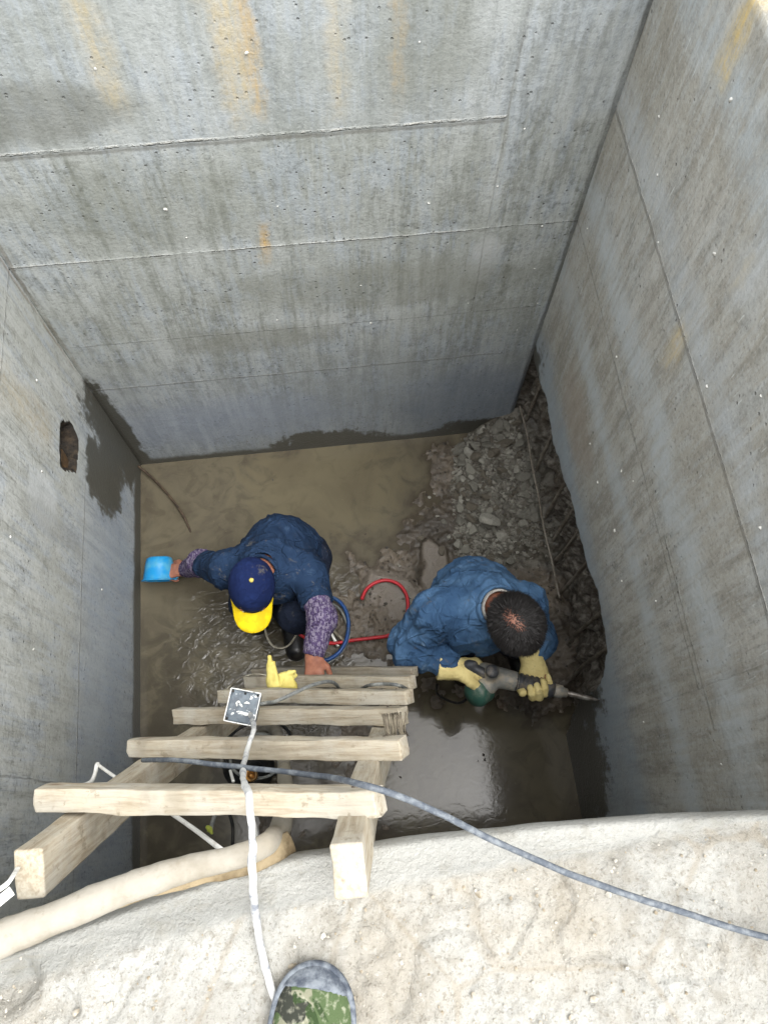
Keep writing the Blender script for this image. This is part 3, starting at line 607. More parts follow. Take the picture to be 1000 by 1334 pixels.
# splintered wire lashing on the third rung
e = onplane(512, 932, .02); pts = []
for k in range(90): t = k/90*8*2*math.pi; sq_ = lambda v: math.copysign(abs(v)**.6, v); pts.append(e+np.array([.024*(k/90-.5)*2+.008*math.sin(t*.4)+random.uniform(-.0015, .0015), 0, 0])+.0245*sq_(math.cos(t))*N3+.0245*sq_(math.sin(t))*U3-.021*N3)
mLash = mCable('lashing', srgb(122, 114, 98), srgb(92, 84, 72), .5, 60)
V, Fs = tube(pts, .0019, 6, 3, jit=.6); part('lashing', mesh('lash', V, Fs), mLash, lad)
# ================================================================== hoses, cables
mHose = M('canvas_hose', .8, .25); a = mHose.noise(7, 5, .65); b = mHose.noise(40, 4, .7, off=3)
c = mHose.mix(a.ss(.4, .65), srgb(150, 145, 134), srgb(130, 124, 111)); c = mHose.mix(b.ss(.56, .7)*.5, c, srgb(126, 118, 102)); c = mHose.mix(mHose.noise(3, 4, .6, off=9).ss(.55, .68)*.5, c, srgb(150, 140, 120)); mHose.col(c).bump(b*.7+a*.5, .003)
mHose2 = M('dirty_hose', .85, .2); a = mHose2.noise(9, 5, .65); b = mHose2.noise(40, 4, .7); c = mHose2.mix(a.ss(.4, .65), srgb(142, 128, 102), srgb(98, 84, 62)); mHose2.col(mHose2.mix(b.ss(.55, .7)*.4, c, srgb(90, 78, 60))).bump(b+a, .004)
hp_ = [at(-150, 1290, 2.18), at(-70, 1254, 2.15), at(0, 1224, 2.14), at(56, 1202, 2.135), at(168, 1157, 2.13), at(230, 1137, 2.127), at(285, 1122, 2.124), at(335, 1106, 2.11), at(360, 1087, 2.04), at(370, 1060, 1.88), at(372, 1025, 1.5), at(368, 985, 1.0), at(362, 958, .6), at(352, 948, .35), at(337, 955, .22)]
V, Fs = tube(hp_, [.026, .026, .025, .0235, .0215, .019, .0175, .017, .0185, .018, .018, .018, .018, .018], 20, 14, flat=[.9, .9, .9, .88, .85, .9, 1, 1, 1, 1], jit=.14, wob=.003)
obj('discharge_hose', mesh('hose', V, Fs), mHose, label='fat cream canvas hose lying along the ledge and dropping into the pit behind the ladder', cat='hose', about=hp_[3])
h2 = [at(100, 1196, 2.11), at(170, 1172, 2.108), at(235, 1150, 2.106), at(290, 1134, 2.10), at(335, 1120, 2.09), at(362, 1108, 2.075), at(380, 1096, 2.05)]
V, Fs = tube(h2, [.005, .008, .012, .014, .016, .017, .018], 16, 12, flat=[.6, .6, .55, .5, .55, .5, .3], jit=.45, wob=.004)
obj('flat_hose', mesh('hose', V, Fs), mHose2, label='flattened brown hose end lying on the ledge under the fat hose', cat='hose', about=h2[3])
# big dusty power cable
pc = [at(150, 975, 1.5), onplane(186, 991, .0)+[0, 0, 0], at(230, 991, 1.84), at(320, 1000, 1.95), at(410, 1010, 2.06), at(470, 1022, 2.22), at(545, 1047, 2.22), at(640, 1093, 2.2), at(740, 1138, 2.19), at(860, 1180, 2.17), at(1000, 1221, 2.14), at(1130, 1258, 2.11)]
V, Fs = tube(pc[1:], .0047, 10, 16, jit=.12, wob=.002); obj('power_cable', mesh('cable', V, Fs), mBlackCable, label='long dusty black power cable running over the top rung and right along the ledge', cat='cable', about=pc[3])
wc = [at(326, 930, 1.56), at(330, 950, 1.74), at(319, 985, 1.84), at(318, 1010, 2.0), at(322, 1030, 2.21), at(324, 1060, 2.22), at(328, 1110, 2.2), at(330, 1160, 2.17), at(335, 1205, 2.125), at(343, 1250, 2.115), at(356, 1296, 2.115), at(375, 1340, 2.112)]
V, Fs = tube(wc, .0052, 12, 16, jit=.55, wob=.005)
obj('extension_cord', mesh('cord', V, Fs), mWhiteCable, label='mud-whitened cord hanging from the switch box down to the shoe', cat='cable', about=wc[6])
# switch box plate lying on the rungs
bx = [onplane(316, 921, .05)]; e1 = _n(at(338, 905, bx[0][2])-at(301, 898, bx[0][2]))
bn = _n(CAM-bx[0]); Fm = frame(bx[0], e1, bn); sbx = thing('switch_box', bx[0], 'small grey plastic box with frayed white edge lying on the ladder rungs', 'box')
mPl = M('grey_plate', .5, .5); n = mPl.noise(26, 4, .7, (1, 2.2, 1)); n2 = mPl.noise(60, 3); mPl.col(mPl.mix(n.ss(.6, .64)*.9, mPl.mix(n2.ss(.4, .65), srgb(96, 106, 114), srgb(76, 84, 92)), srgb(232, 234, 232)))
s_ = .080
V, Fs = box(0, 0, -.016, s_*.93, s_*.98, .032, Fm, bev=.004); part('body', mesh('b', V, Fs), mPl, sbx)
mTape = M('white_tape', .7); mTape.col(mTape.mix(mTape.noise(80, 3, .7).ss(.58, .7), srgb(232, 232, 228), srgb(140, 140, 136)))
rp = [(-.5, -.53, 0), (.5, -.53, 0), (.5, .53, 0), (-.5, .53, 0)]
prt = []
for k in range(4):
    a_, b_ = np.array(rp[k]), np.array(rp[(k+1) % 4]); pts = [xf(np.array([(a_+(b_-a_)*t)*s_*.95+[0, 0, .001]]), Fm)[0] for t in np.linspace(0, 1, 8)]; prt.append(tube(pts, .0015, 6, 3, jit=.7, wob=.001))
part('rim', mesh('rim', *join(*prt)), mTape, sbx)
scs = [box(a_*s_*.4, b_*s_*.42, .0015, .006, .006, .003, Fm, bev=.0012) for a_ in (-1, 1) for b_ in (-1, 1)]+[box(0, s_*.42, .0015, .006, .006, .003, Fm, bev=.0012)]
for v_, f_ in scs: part('screw', mesh('screw', v_, f_), mBlack, sbx)
cm = []
for k in range(4):
    a_ = np.array([random.uniform(-.38, .2), random.uniform(-.3, .35), 0])*s_; th = [-.5, .15, -.25, -1.2][k]; b_ = a_+np.array([math.cos(th), math.sin(th), 0])*random.uniform(.008, .022)
    cm.append(tube([xf(np.array([a_+[0, 0, .001]]), Fm)[0], xf(np.array([(a_+b_)/2+[0, .002, .0035]]), Fm)[0], xf(np.array([b_+[0, 0, .001]]), Fm)[0]], [.0012, .0032, .0015], 6, 4, flat=.4, jit=.5))
cm.append(tube([xf(np.array([p_]), Fm)[0] for p_ in ((-.002, -.012, .002), (.012, -.016, .006), (.024, -.014, .004), (.034, -.016, -.01))], [.002, .004, .003, .002], 8, 6, jit=.4))
part('torn_tape', mesh('tape', *join(*cm)), mTape, sbx)
# grey cords round the rungs
gc = [onplane(318, 921, .03), onplane(345, 916, .03), onplane(360, 913, .035), onplane(385, 902, .05), onplane(408, 892, .06), onplane(427, 888, .055), onplane(438, 892, .03), onplane(442, 900, -.02)]
V, Fs = tube(gc, .0052, 8, 10, wob=.002); obj('grey_cord', mesh('cord', V, Fs), mGreyCable, label='grey cord arching over the lower rungs beside the hung glove', cat='cable', about=gc[3])
gc = [onplane(470, 897, -.03), onplane(480, 893, .024), onplane(500, 891, .03), onplane(520, 893, .026), onplane(530, 898, -.02)]
V, Fs = tube(gc, .005, 8, 10); obj('grey_cord', mesh('cord', V, Fs), mGreyCable, label='short piece of grey cord at the right end of the second lowest pale rung', cat='cable', about=gc[2])
gc = [onplane(300, 915, -.02), onplane(293, 905, .01), onplane(300, 893, .03), onplane(316, 882, .035), onplane(335, 878, .035), onplane(352, 881, .02)]
V, Fs = tube(gc, .0026, 6, 10); obj('thin_wire', mesh('wire', V, Fs), mPaleCord, label='thin bent wire arching from the switch box to the yellow glove', cat='wire', about=gc[2])
# pit-floor hoses
def floor_path(pts, z=.02): return [at(a, b, (c[0] if c else z)) for a, b, *c in pts]
def tb(name, pts, r, m, label, cat, **k):
    V, Fs = tube(pts, r, 10, 12, **k); return obj(name, mesh(name, V, Fs), m, label=label, cat=cat, about=pts[len(pts)//2])
tb('air_hose', floor_path([(471, 781), (477, 768), (489, 759), (505, 756), (520, 762), (529, 775), (531, 792), (526, 812), (508, 827), (486, 831), (460, 834), (432, 838), (405, 834), (384, 822), (370, 812)], .055), .0078, mRed, 'thick red rubber hose curled on the mud between the two men', 'hose')
tb('air_hose', floor_path([(405, 768), (424, 775), (441, 783), (451, 797), (454, 815), (451, 833), (443, 848), (430, 858), (415, 862)], .07), .0085, mBlueH, 'thick blue hose curving on the mud beside the purple sleeve', 'hose')
tb('grey_cord', floor_path([(410, 780), (428, 785), (442, 793), (450, 808), (455, 826), (448, 845), (436, 858), (424, 866)], .06), .0055, mGreyCable, 'grey cord following the curve of the blue hose', 'cable')
tb('pale_cord', floor_path([(420, 800), (429, 820), (437, 836), (440, 842)], .05), .006, mWhiteCord, 'short whitish cord end beside the red hose by the purple sleeve', 'cable')
tb('pale_cord', floor_path([(418, 800), (430, 817), (448, 835)], .06), .006, mPaleCord, 'short tan cord end crossing the red hose by the purple sleeve', 'cable')
tb('grey_cord', floor_path([(347, 790), (344, 808), (348, 830), (358, 843), (372, 843), (383, 832), (390, 815), (392, 800)], .08), .0045, mPaleCord, 'thin grey-brown cord looped in front of the kneeling man in the cap', 'cable')
tb('bent_rod', floor_path([(180, 607, .05), (198, 622, .03), (220, 645, .025), (238, 670, .02), (249, 694, -.005)]), .0055, mDark, 'thin dark bent rod sticking out of the water in the back left corner', 'rod')
tb('guy_line', [at(290, 1108, 2.1), at(250, 1078, 1.9), at(200, 1044, 1.66), at(150, 1012, 1.45), at(126, 995, 1.36)], .0042, mWhiteCord, 'taut white cord running from the fat hose to the left wall', 'cord')
tb('guy_line', [at(128, 995, 1.37), at(126, 998, 1.38), at(124, 1008, 1.4), at(120, 1017, 1.43), at(112, 1022, 1.47), at(98, 1024, 1.52), at(84, 1032, 1.58)], .0050, mWhiteCord, 'curled loose end of white cord beside the left end of the top rung', 'cord')
tb('white_strip', [at(-40, 1200, 2.2), at(-15, 1185, 2.2), at(4, 1170, 2.2), at(16, 1160, 2.2)], .007, mWhiteCord, 'bent white plastic strip beside the left rail end', 'strip', flat=.35)
tb('white_strip', [at(-40, 1168, 2.12), at(-10, 1163, 2.14), at(5, 1155, 2.15), at(14, 1146, 2.15), at(24, 1130, 2.1)], .004, mWhiteCord, 'thinner white strip behind the left rail end', 'strip', flat=.35)
tb('white_wire', [at(326, 1060, 1.9), at(332, 1075, 1.9), at(335, 1094, 1.95)], .003, mWhiteCord, 'thin white wire end above the hose bend', 'wire')
tb('white_wire', [at(300, 1004, .8), at(304, 1018, .85)], .005, mWhiteCord, 'short white stub beside the pump', 'wire')
tb('black_wire', [at(295, 1050, .4), at(303, 1075, .4), at(303, 1105, .4)], .006, mBlack, 'black wire hanging behind the top rung', 'wire')
tw = tb('bundled_wire', [at(285, 1050, 1.0), at(280, 1062, 1.0), at(276, 1075, 1.0), at(275, 1082, 1.0)], .006, mGreyCable, 'grey wire ending in a yellow-green twist behind the top rung', 'wire')
mYG = M('green_tape', .6); mYG.col(srgb(150, 158, 62)); pt = at(274, 1080, 1.0); V, Fs = tube([pt+[-.012, .008, 0], pt, pt+[.006, -.014, .004]], [.003, .011, .004], 8, 5, jit=.6); part('tape_twist', mesh('t', V, Fs), mYG, tw)
# submersible pump on the pit floor
pp_ = at(330, 1002, .0); pump = thing('water_pump', pp_, 'black submersible pump with a brass fitting standing in the water under the ladder', 'pump')
V, Fs = lathe([(.06, 0), (.09, .01), (.092, .05), (.08, .06), (.08, .2), (.085, .205), (.085, .23), (.05, .27), (.03, .275)], 28, Matrix.Translation(Vector(pp_))); part('housing', mesh('h', V, Fs), mBlack, pump)
hnd = [pp_+[-.06, 0, .24], pp_+[-.055, 0, .30], pp_+[0, 0, .33], pp_+[.055, 0, .30], pp_+[.06, 0, .24]]; V, Fs = tube(hnd, .008, 8, 6); part('handle', mesh('hd', V, Fs), mBlack, pump)
mBr = M('brass', .35); mBr.b.inputs['Metallic'].default_value = .7; mBr.col(mBr.mix(mBr.noise(40, 3).ss(.4, .6), srgb(176, 130, 70), srgb(110, 84, 50)))
bp = at(328, 1010, .42); V, Fs = lathe([(.013, -.03), (.02, -.03), (.02, .0), (.024, .0), (.024, .02), (.014, .02), (.012, .005)], 14, Matrix.Translation(Vector(bp))); part('fitting', mesh('f', V, Fs), mBr, pump)
for k, (r_, c_) in enumerate((((.10), (335, 985)), ((.13), (338, 975)))):
    cc = at(*c_, .34); pts = [cc+np.array([r_*math.cos(a), r_*.8*math.sin(a), .03*math.sin(2*a+k)]) for a in np.linspace(0, 5.6, 12)]; V, Fs = tube(pts, .006, 8, 6); part('power_lead', mesh('l', V, Fs), mBlack if k else mGreyCable, pump)
# ================================================================== people
def mCloth(name, a, b, w=None, sc=18, bd=.003):
    m = M(name, .9, .15); n = m.noise(5, 4, .6, off=2); n2 = m.noise(sc, 4, .65, off=5); n3 = m.noise(260, 2)
    c = m.mix((n*.6+n2*.4).ss(.4, .62), a, b)
    if w: c = m.mix(n2.ss(.62, .72)*.5, c, w)
    c = m.mix(m.noise(14, 5, .75, off=12).ss(.6, .72)*.55, c, srgb(104, 100, 90))
    d1 = m.noise(7, 2, .5, (1, 1.5, 1), 31, .9); d2 = m.noise(12, 2, .55, (1.4, 1, 1), 37, .7); cr = (d1-.5).abs().ss(.07, .0)+(d2-.5).abs().ss(.06, .0)*.6
    mdd = m.noise(38, 4, .8, off=60); c = m.mix(mdd.ss(.62, .7)*n.ss(.4, .6)*.6, c, srgb(120, 112, 98))
    m.col(c).bump(n3*.08+n2*.25+cr*.45+d1*.7, bd*2.2); return m
mSkin = M('skin', .5, .4); n = mSkin.noise(30, 3, .6); mSkin.col(mSkin.mix(n.ss(.35, .65), srgb(160, 108, 86), srgb(136, 88, 70))).bump(mSkin.noise(160, 2), .001)
mSkin.b.inputs['Subsurface Weight'].default_value = .05
mNavy = mCloth('navy_cloth', srgb(24, 40, 62), srgb(33, 51, 76), srgb(56, 74, 95))
mDenim = mCloth('blue_denim', srgb(50, 76, 106), srgb(76, 106, 138), srgb(112, 132, 150), 14)
mTrou = mCloth('dark_trousers', srgb(24, 30, 44), srgb(36, 44, 60))
mBoot = M('rubber_boot', .35, .5); mBoot.col(mBoot.mix(mBoot.noise(14, 4).ss(.45, .65), srgb(20, 21, 24), srgb(46, 43, 38)))
mPurp = M('purple_check', .9, .1)
gx = (mPurp.voro(75)); wv = mPurp.noise(95, 3, .6, (1, 1, 1), 0, .8); w2 = mPurp.noise(70, 2, .5, (2.5, .6, 1), 4, .5)
mPurp.col(mPurp.mix((wv*.5+w2*.5).ss(.49, .54), mPurp.mix(gx.ss(.2, .5), srgb(52, 42, 66), srgb(74, 62, 92)), srgb(118, 110, 128))).bump(mPurp.noise(20, 4), .003)
mGlove = M('yellow_glove', .75, .25); n = mGlove.noise(12, 4, .6); mGlove.col(mGlove.mix(mGlove.noise(34, 4, .7, off=6).ss(.55, .7)*.6, mGlove.mix(n.ss(.35, .65), srgb(214, 198, 138), srgb(194, 176, 116)), srgb(150, 134, 92))).bump(mGlove.noise(45, 4), .0025)
mGloveB = M('lemon_glove', .7, .25); n = mGloveB.noise(12, 4, .6); mGloveB.col(mGloveB.mix(n.ss(.35, .65), srgb(214, 200, 118), srgb(190, 174, 92))).bump(mGloveB.noise(35, 4), .003)
mHair = M('black_hair', .55, .4); mHair.col(srgb(24, 20, 19))
mScalp = mSkin
mWhiteC = mCloth('white_collar', srgb(196, 192, 186), srgb(170, 166, 160))
mEye = M('eye_white', .2); mEye.col(srgb(222, 218, 210)); mIris = M('iris', .15); mIris.col(srgb(36, 24, 18))
def wrinkle(amp, sc=9., st=(1, 1, 1), seed=0.):
    def f(V):
        q = V*np.array(st)+seed; w = fbm(q+.2*fbm(q, 5, 2)[:, None], sc, 3); rid = np.clip(1-np.abs(w)*4.5, 0, 1)**1.6; w2 = fbm(q*[1.3, 1, .8]+9, sc*1.7, 2); r2_ = np.clip(1-np.abs(w2)*5, 0, 1)**1.6; return amp*(rid*.9+r2_*.45-.5+.6*fbm(q, sc*.5, 2))
    return f
def axes(f, n):
    f = _n(f); n = _n(np.array(n)-(np.array(n)@f)*f); s = np.cross(n, f); return f, s, n
def hand(sd, wrist, f, n, thumb=1, curl=(30, 40, 30), sc=1., spread=.06, fat=1., tc=25, k=.007, tuck=0.):
    """wrist point, finger direction f, palm normal n (the way the fingers close), thumb side = thumb*cross(n,f)"""
    f, s, n = axes(f, n); s = s*thumb; w = np.array(wrist, float); q = sc
    sd.cap(w-f*.02*q, w+f*.03*q, .026*q*fat, .028*q*fat, k=.02, sq=(n, .78))
    for o, L in ((.028, .085), (.009, .09), (-.011, .086), (-.029, .078)):
        sd.cap(w+f*.02*q+s*o*.5*q, w+f*L*q+s*o*q, .016*q*fat, .0125*q*fat, k=.012)
    for i, (o, L0, l1, l2, l3) in enumerate(((.029, .085, .040, .025, .020), (.0095, .09, .045, .029, .021), (-.0105, .086, .041, .027, .020), (-.029, .077, .032, .021, .018))):
        p = w+f*L0*q+s*o*q; a = 0; r = [.0098, .0100, .0096, .0086][i]*q*fat
        for l, c in zip((l1, l2, l3), curl):
            a += math.radians(c+(i-1.5)*4); d = math.cos(a)*f+math.sin(a)*n+s*(o/.03)*spread; p2 = p+_n(d)*l*q
            sd.cap(p, p2, r, r*.9, k=.003 if l != l1 else .006); p = p2; r *= .91
    p = w+f*.025*q+s*.024*q; d1 = _n(f*.75+s*.75+n*.25); p2 = p+d1*.040*q; d2 = _n(f*math.cos(math.radians(tc))+s*.25+n*math.sin(math.radians(tc))); p3 = p2+d2*.032*q; d3 = _n(d2+n*.5-s*.3*(1+tuck)); p4 = p3+d3*.026*q
    sd.cap(p, p2, .016*q*fat, .0125*q*fat, k=.012); sd.cap(p2, p3, .0122*q*fat, .011*q*fat, k=.004); sd.cap(p3, p4, .011*q*fat, .0095*q*fat, k=.003)
def head(sd, c, up, fw, sc=.93):
    u = _n(up); f = _n(np.array(fw)-(np.array(fw)@u)*u); s = np.cross(f, u); A = np.stack([s, f, u], 1); c = np.array(c)
    L = lambda a, b, d: c+sc*(s*a+f*b+u*d)
    sd.ell(L(0, -.005, .03), np.array([.075, .095, .085])*sc, A, .02)
    sd.ell(L(0, .035, -.035), np.array([.056, .060, .075])*sc, A, .03); sd.ell(L(0, .07, -.09), np.array([.028, .022, .02])*sc, A, .025)
    sd.cap(L(0, .092, .012), L(0, .112, -.025), .008*sc, .013*sc, k=.01)
    for e in (-1, 1):
        sd.ell(L(.031*e, .092, .008), np.array([.016, .012, .011])*sc, A, .004, 's'); sd.cap(L(.015*e, .092, .024), L(.045*e, .084, .024), .007*sc, k=.008)
        sd.ell(L(.076*e, -.008, -.01), np.array([.009, .019, .030])*sc, A, .006); sd.ell(L(.05*e, .062, -.03), np.array([.018, .018, .018])*sc, A, .02)
    sd.cap(L(-.02, .09, -.058), L(.02, .09, -.058), .0065*sc, k=.004); sd.cap(L(-.017, .088, -.068), L(.017, .088, -.068), .007*sc, k=.004)
    return L, A
def eyes(L, A, parent, sc=.93):
    for e in (-1, 1):
        for nm_, r, off, mt in (('eye', .0125, .083, mEye), ('iris', .006, .0915, mIris)):
            sd = SDF(L(.031*e, off, .008)-.02, L(.031*e, off, .008)+.02, .0022); sd.ell(L(.031*e, off, .008), np.array([r]*3)*sc, None, 0); V, Q = sd.mesh(); part(nm_, mesh(nm_, V, Q), mt, parent)
def sdf_part(name, sd, m, parent, wr=None, **k): V, Q = sd.mesh(wr); return part(name, mesh(name, V, Q), m, parent, **k)
def limb(sd, pts, rs, k=.02, sq=None):
    for i in range(len(pts)-1): sd.cap(pts[i], pts[i+1], rs[i], rs[i+1], k=k, sq=sq)
# ------------------------------------------------ man in the yellow-billed cap, squatting and bailing
J = dict(pel=at(374, 728, .36), neck=at(345, 742, .625), shL=at(400, 748, .57), shR=at(297, 742, .56), elR=at(262, 734, .36), wrR=at(243, 741, .13), elL=at(420, 806, .62), wrL=at(408, 853, .60),
         hd=at(328, 766, .66), kL=at(388, 800, .36), kR=at(325, 784, .33), aL=at(376, 802, .05), aR=at(338, 768, .05))
P1 = thing('person', at(365, 760, 0), 'squatting man in navy jacket and blue and yellow cap, bailing water with a dipper', 'person')
camd = _n(CAM-J['hd']); upH = _n(camd+np.array([0, .16, 0])); fwH = np.array([-.03, -1, -.15])
chest = J['neck']+np.array([.02, .05, -.13]); mid = (chest+J['pel'])/2+np.array([.0, .035, .03])
lo = np.array([-.62, .3, -.03]); hi = np.array([.25, 1.35, .85])
al = [J[k] for k in J]; lo = np.min(al, 0)-[.15, .15, .12]; hi = np.max(al, 0)+[.13, .22, .17]; lo[2] = -.03
def bodybase(J, sd, chest, mid, shw, up, fw, hands):
    sd.ell(J['pel'], (.135, .11, .10), None, .04); hipL = J['pel']+np.array([.085, 0, -.02])*shw; hipR = J['pel']-np.array([.085, 0, .02])*shw
    sd.cap(J['pel'], mid, .105, .11, k=.05); sd.cap(mid, chest, .11, .115, k=.05)
    for a in 'LR': sd.cap(chest+(J['sh'+a]-chest)*.45, J['sh'+a], .085, .058, k=.05)
    sd.cap(chest, J['neck'], .09, .055, k=.04); sd.cap(J['neck'], J['hd'], .05, .052, k=.02); L, A = head(sd, J['hd'], up, fw)
    for a, hp_ in (('L', hipL), ('R', hipR)):
        limb(sd, [J['sh'+a], J['el'+a], J['wr'+a]], [.05, .038, .026]); limb(sd, [hp_, J['k'+a], J['a'+a]], [.083, .055, .038])
        t = J['a'+a]; sd.cap(t+[0, .04, -.02], t+[(.02 if a == 'L' else -.02), -.15, -.03], .036, .03, k=.02)
    hands(sd); return L, A, hipL, hipR
def h1(sd):
    hand(sd, J['wrL'], (-.03, -1, -.25), (0, .25, -1), -1, (45, 55, 40), .92, k=.01, tc=20)
    hand(sd, J['wrR'], (-1, .05, -.25), (.1, -.2, -1), 1, (55, 60, 45), .9, k=.01, tc=30)
sd = SDF(lo, hi, .0062); L, A, hL, hR = bodybase(J, sd, chest, mid, 1, upH, fwH, h1)
body1 = sdf_part('body', sd, mSkin, P1); eyes(L, A, body1)
sd = SDF(lo, hi, .0068); sd.ell(J['pel']+[0, .02, .02], (.155, .13, .12), None, .04); sd.cap(J['pel'], mid, .128, .138, k=.05); sd.cap(mid, chest, .138, .142, k=.05)
for a in 'LR':
    sd.cap(chest+(J['sh'+a]-chest)*.3, J['sh'+a], .115, .074, k=.06); e = J['sh'+a]+(J['el'+a]-J['sh'+a])*(.62 if a == 'L' else .72); sd.cap(J['sh'+a], e, .072, .062, k=.03)
    dd = _n(J['el'+a]-J['sh'+a]); sd.cut(e+dd*.012, dd, .12)
sd.cap(chest, J['neck']+[.0, .01, -.015], .13, .092, k=.05)
nd = _n(J['hd']-J['neck']); sd.cap(J['neck']-nd*.02+[-.01, -.01, .03], J['hd']+[0, 0, .2], .046, .078, k=0, op='s')
sdf_part('jacket', sd, mNavy, P1, wrinkle(.008, 8, (1, .7, 1), 2))
# stand collar of the jacket
cen = J['neck']+nd*.0+[-.006, -.014, .028]; ax = frameZ(cen, _n(nd+[0, 0, .9])); pts = [xf(np.array([[.058*math.cos(t), .058*math.sin(t), .006*math.sin(2*t)]]), ax)[0] for t in np.linspace(.2, 2*math.pi+.1, 26)]
V, Fs = tube(pts, .008, 8, 3, flat=2.2, jit=.2); part('collar', mesh('c', V, Fs), mNavy, P1)
for a in 'LR':
    sd = SDF(lo, hi, .0058)
    e = J['sh'+a]+(J['el'+a]-J['sh'+a])*(.45); wv_ = J['wr'+a]; limb(sd, [e, J['el'+a], wv_+(J['el'+a]-wv_)*.06], [.052, .052, .040], .03); dd = _n(wv_-J['el'+a]); sd.cut(wv_+dd*.004, dd, .08)
    sdf_part('shirt_sleeve', sd, mPurp, P1, wrinkle(.005, 15, (1, 2.2, 1), 5))
sd = SDF(lo, hi, .009); sd.ell(J['pel']-[0, 0, .02], (.150, .125, .115), None, .04)
for a, h_ in (('L', hL), ('R', hR)): limb(sd, [h_, J['k'+a], J['a'+a]+[0, 0, .12]], [.10, .075, .062], .04)
sdf_part('trousers', sd, mTrou, P1, wrinkle(.006, 10, (1, 1, 1), 8))
def boots(J, P, dx, sole=-.03):
    for a in 'LR':
        t = J['a'+a]; s_ = dx if a == 'L' else -dx; sd = SDF(t-[.14, .28, .12], t+[.14, .14, .22], .006)
        sd.cap(t+[0, .01, .13], t+[0, .02, 0], .068, .056, k=.02); sd.cap(t+[0, .045, -.025], t+[s_, -.15, -.03], .046, .043, k=.03); sd.cap(t+[0, .05, -.045], t+[s_, -.15, -.045], .05, .046, k=.01, sq=((0, 0, 1), .45))
        sd.cut(t+[0, 0, .15], (0, 0, 1), .12); sdf_part('boot', sd, mBoot, P)
boots(J, P1, .02)
# cap
u = upH; f = _n(fwH-(fwH@u)*u); s_ = np.cross(f, u); Ac = np.stack([s_, f, u], 1); cc = J['hd']+.93*(u*.035-f*.008)
mCap = mCloth('cap_blue', srgb(18, 30, 66), srgb(27, 42, 84), None, 30, .0015); mBrim = M('cap_yellow', .75, .2); mBrim.col(mBrim.mix(mBrim.noise(25, 3).ss(.4, .65), srgb(226, 196, 20), srgb(200, 170, 22)))
V = []; Fs = []; nr, ns = 14, 48
for i in range(nr):
    th = math.pi*.5*i/(nr-1)*.99+.012; 
    for k in range(ns):
        a = 2*math.pi*k/ns; seam = 1-.012*math.exp(-((((a*6/(2*math.pi)) % 1)-.5)**2)*0)-.022*math.exp(-(((((a*6/(2*math.pi))+.5) % 1)-.5)/.06)**2)*math.sin(th)
        V.append((.092*math.sin(th)*math.cos(a)*seam, .111*math.sin(th)*math.sin(a)*seam, .098*math.cos(th)))
for k in range(ns): V.append((.0915*math.cos(2*math.pi*k/ns), .110*math.sin(2*math.pi*k/ns), -.03))
for k in range(ns): V.append((.0815*math.cos(2*math.pi*k/ns), .099*math.sin(2*math.pi*k/ns), -.03))
for i in range(nr+1):
    for k in range(ns): a, b = i*ns+k, i*ns+(k+1) % ns; Fs.append((a, a+ns, b+ns, b))
Fs.append(tuple(range(ns)))
Mc = np.eye(4); Mc[:3, :3] = Ac; Mc[:3, 3] = cc; V = np.array(V)*.93; V = V+.0018*fbm(V, 30, 3)[:, None]*_n([1, 1, 1])
capo = part('cap', mesh('cap', xf(V, Mc), Fs), mCap, P1)
V = []; Fs = []; nb = 25; nrr = 8
for sgn in (1, -1):
    for i in range(nrr):
        t = i/(nrr-1)
        for k in range(nb):
            a = math.radians(18+144*k/(nb-1)); bx_, by = .091*math.cos(a), .109*math.sin(a)-.006; ex = .080*math.cos(a); ey = .060+.125*max(0, math.sin((a-math.radians(18))/math.radians(144)*math.pi))**.45
            x_ = bx_*(1-t)+ex*1.02*t; y_ = by*(1-t)+ey*t; V.append((x_, y_, -.022-.35*x_*x_/.09-.012*t+sgn*.0018))
for o in (0, nrr*nb):
    for i in range(nrr-1):
        for k in range(nb-1): a = o+i*nb+k; Fs.append((a, a+1, a+nb+1, a+nb) if o else (a, a+nb, a+nb+1, a+1))
o = nrr*nb
rim = [(nrr-1)*nb+k for k in range(nb)]; Fs += [(rim[k], rim[k]+o, rim[k+1]+o, rim[k+1]) for k in range(nb-1)]
for i in range(nrr-1):
    Fs.append((i*nb, i*nb+o, (i+1)*nb+o, (i+1)*nb)); b = i*nb+nb-1; Fs.append((b, b+nb, b+nb+o, b+o))
part('brim', mesh('brim', xf(np.array(V)*.93, Mc), Fs), mBrim, capo)
V, Fs = lathe([(.002, .0925), (.008, .0925), (.0085, .0945), (.005, .098), (.001, .0985)], 14, Matrix(Mc)); part('button', mesh('b', V, Fs), mGloveB, capo)
mk = []
for k in range(7):   # small unreadable stitched lettering at the front of the crown
    a = math.radians(58-3.6*k); b = .097; z_ = .016; p = np.array([.089*math.cos(a)*.985, .107*math.sin(a)*.985, z_])*.93; q_ = xf(np.array([p]), Mc)[0]; mk.append(tube([q_-u*.003, q_+u*.003+s_*.001*(k % 3-1)], .0012, 5, 2))
part('stitched_mark', mesh('m', *join(*mk)), mBrim, capo)
sd = SDF(J['hd']-.15, J['hd']+.15, .004); Lq = lambda a, b, d: J['hd']+.93*(s_*a+f*b+u*d); sd.ell(Lq(0, -.014, .02), np.array([.081, .099, .085])*.93, Ac, 0); sd.cut(Lq(0, 0, -.0), _n(u), .2); sd.cut(Lq(0, .03, 0), f, .2); sd.ell(Lq(0, -.06, -.04), np.array([.064, .05, .06])*.93, Ac, .02)
sdf_part('hair', sd, mHair, P1, wrinkle(.002, 40))
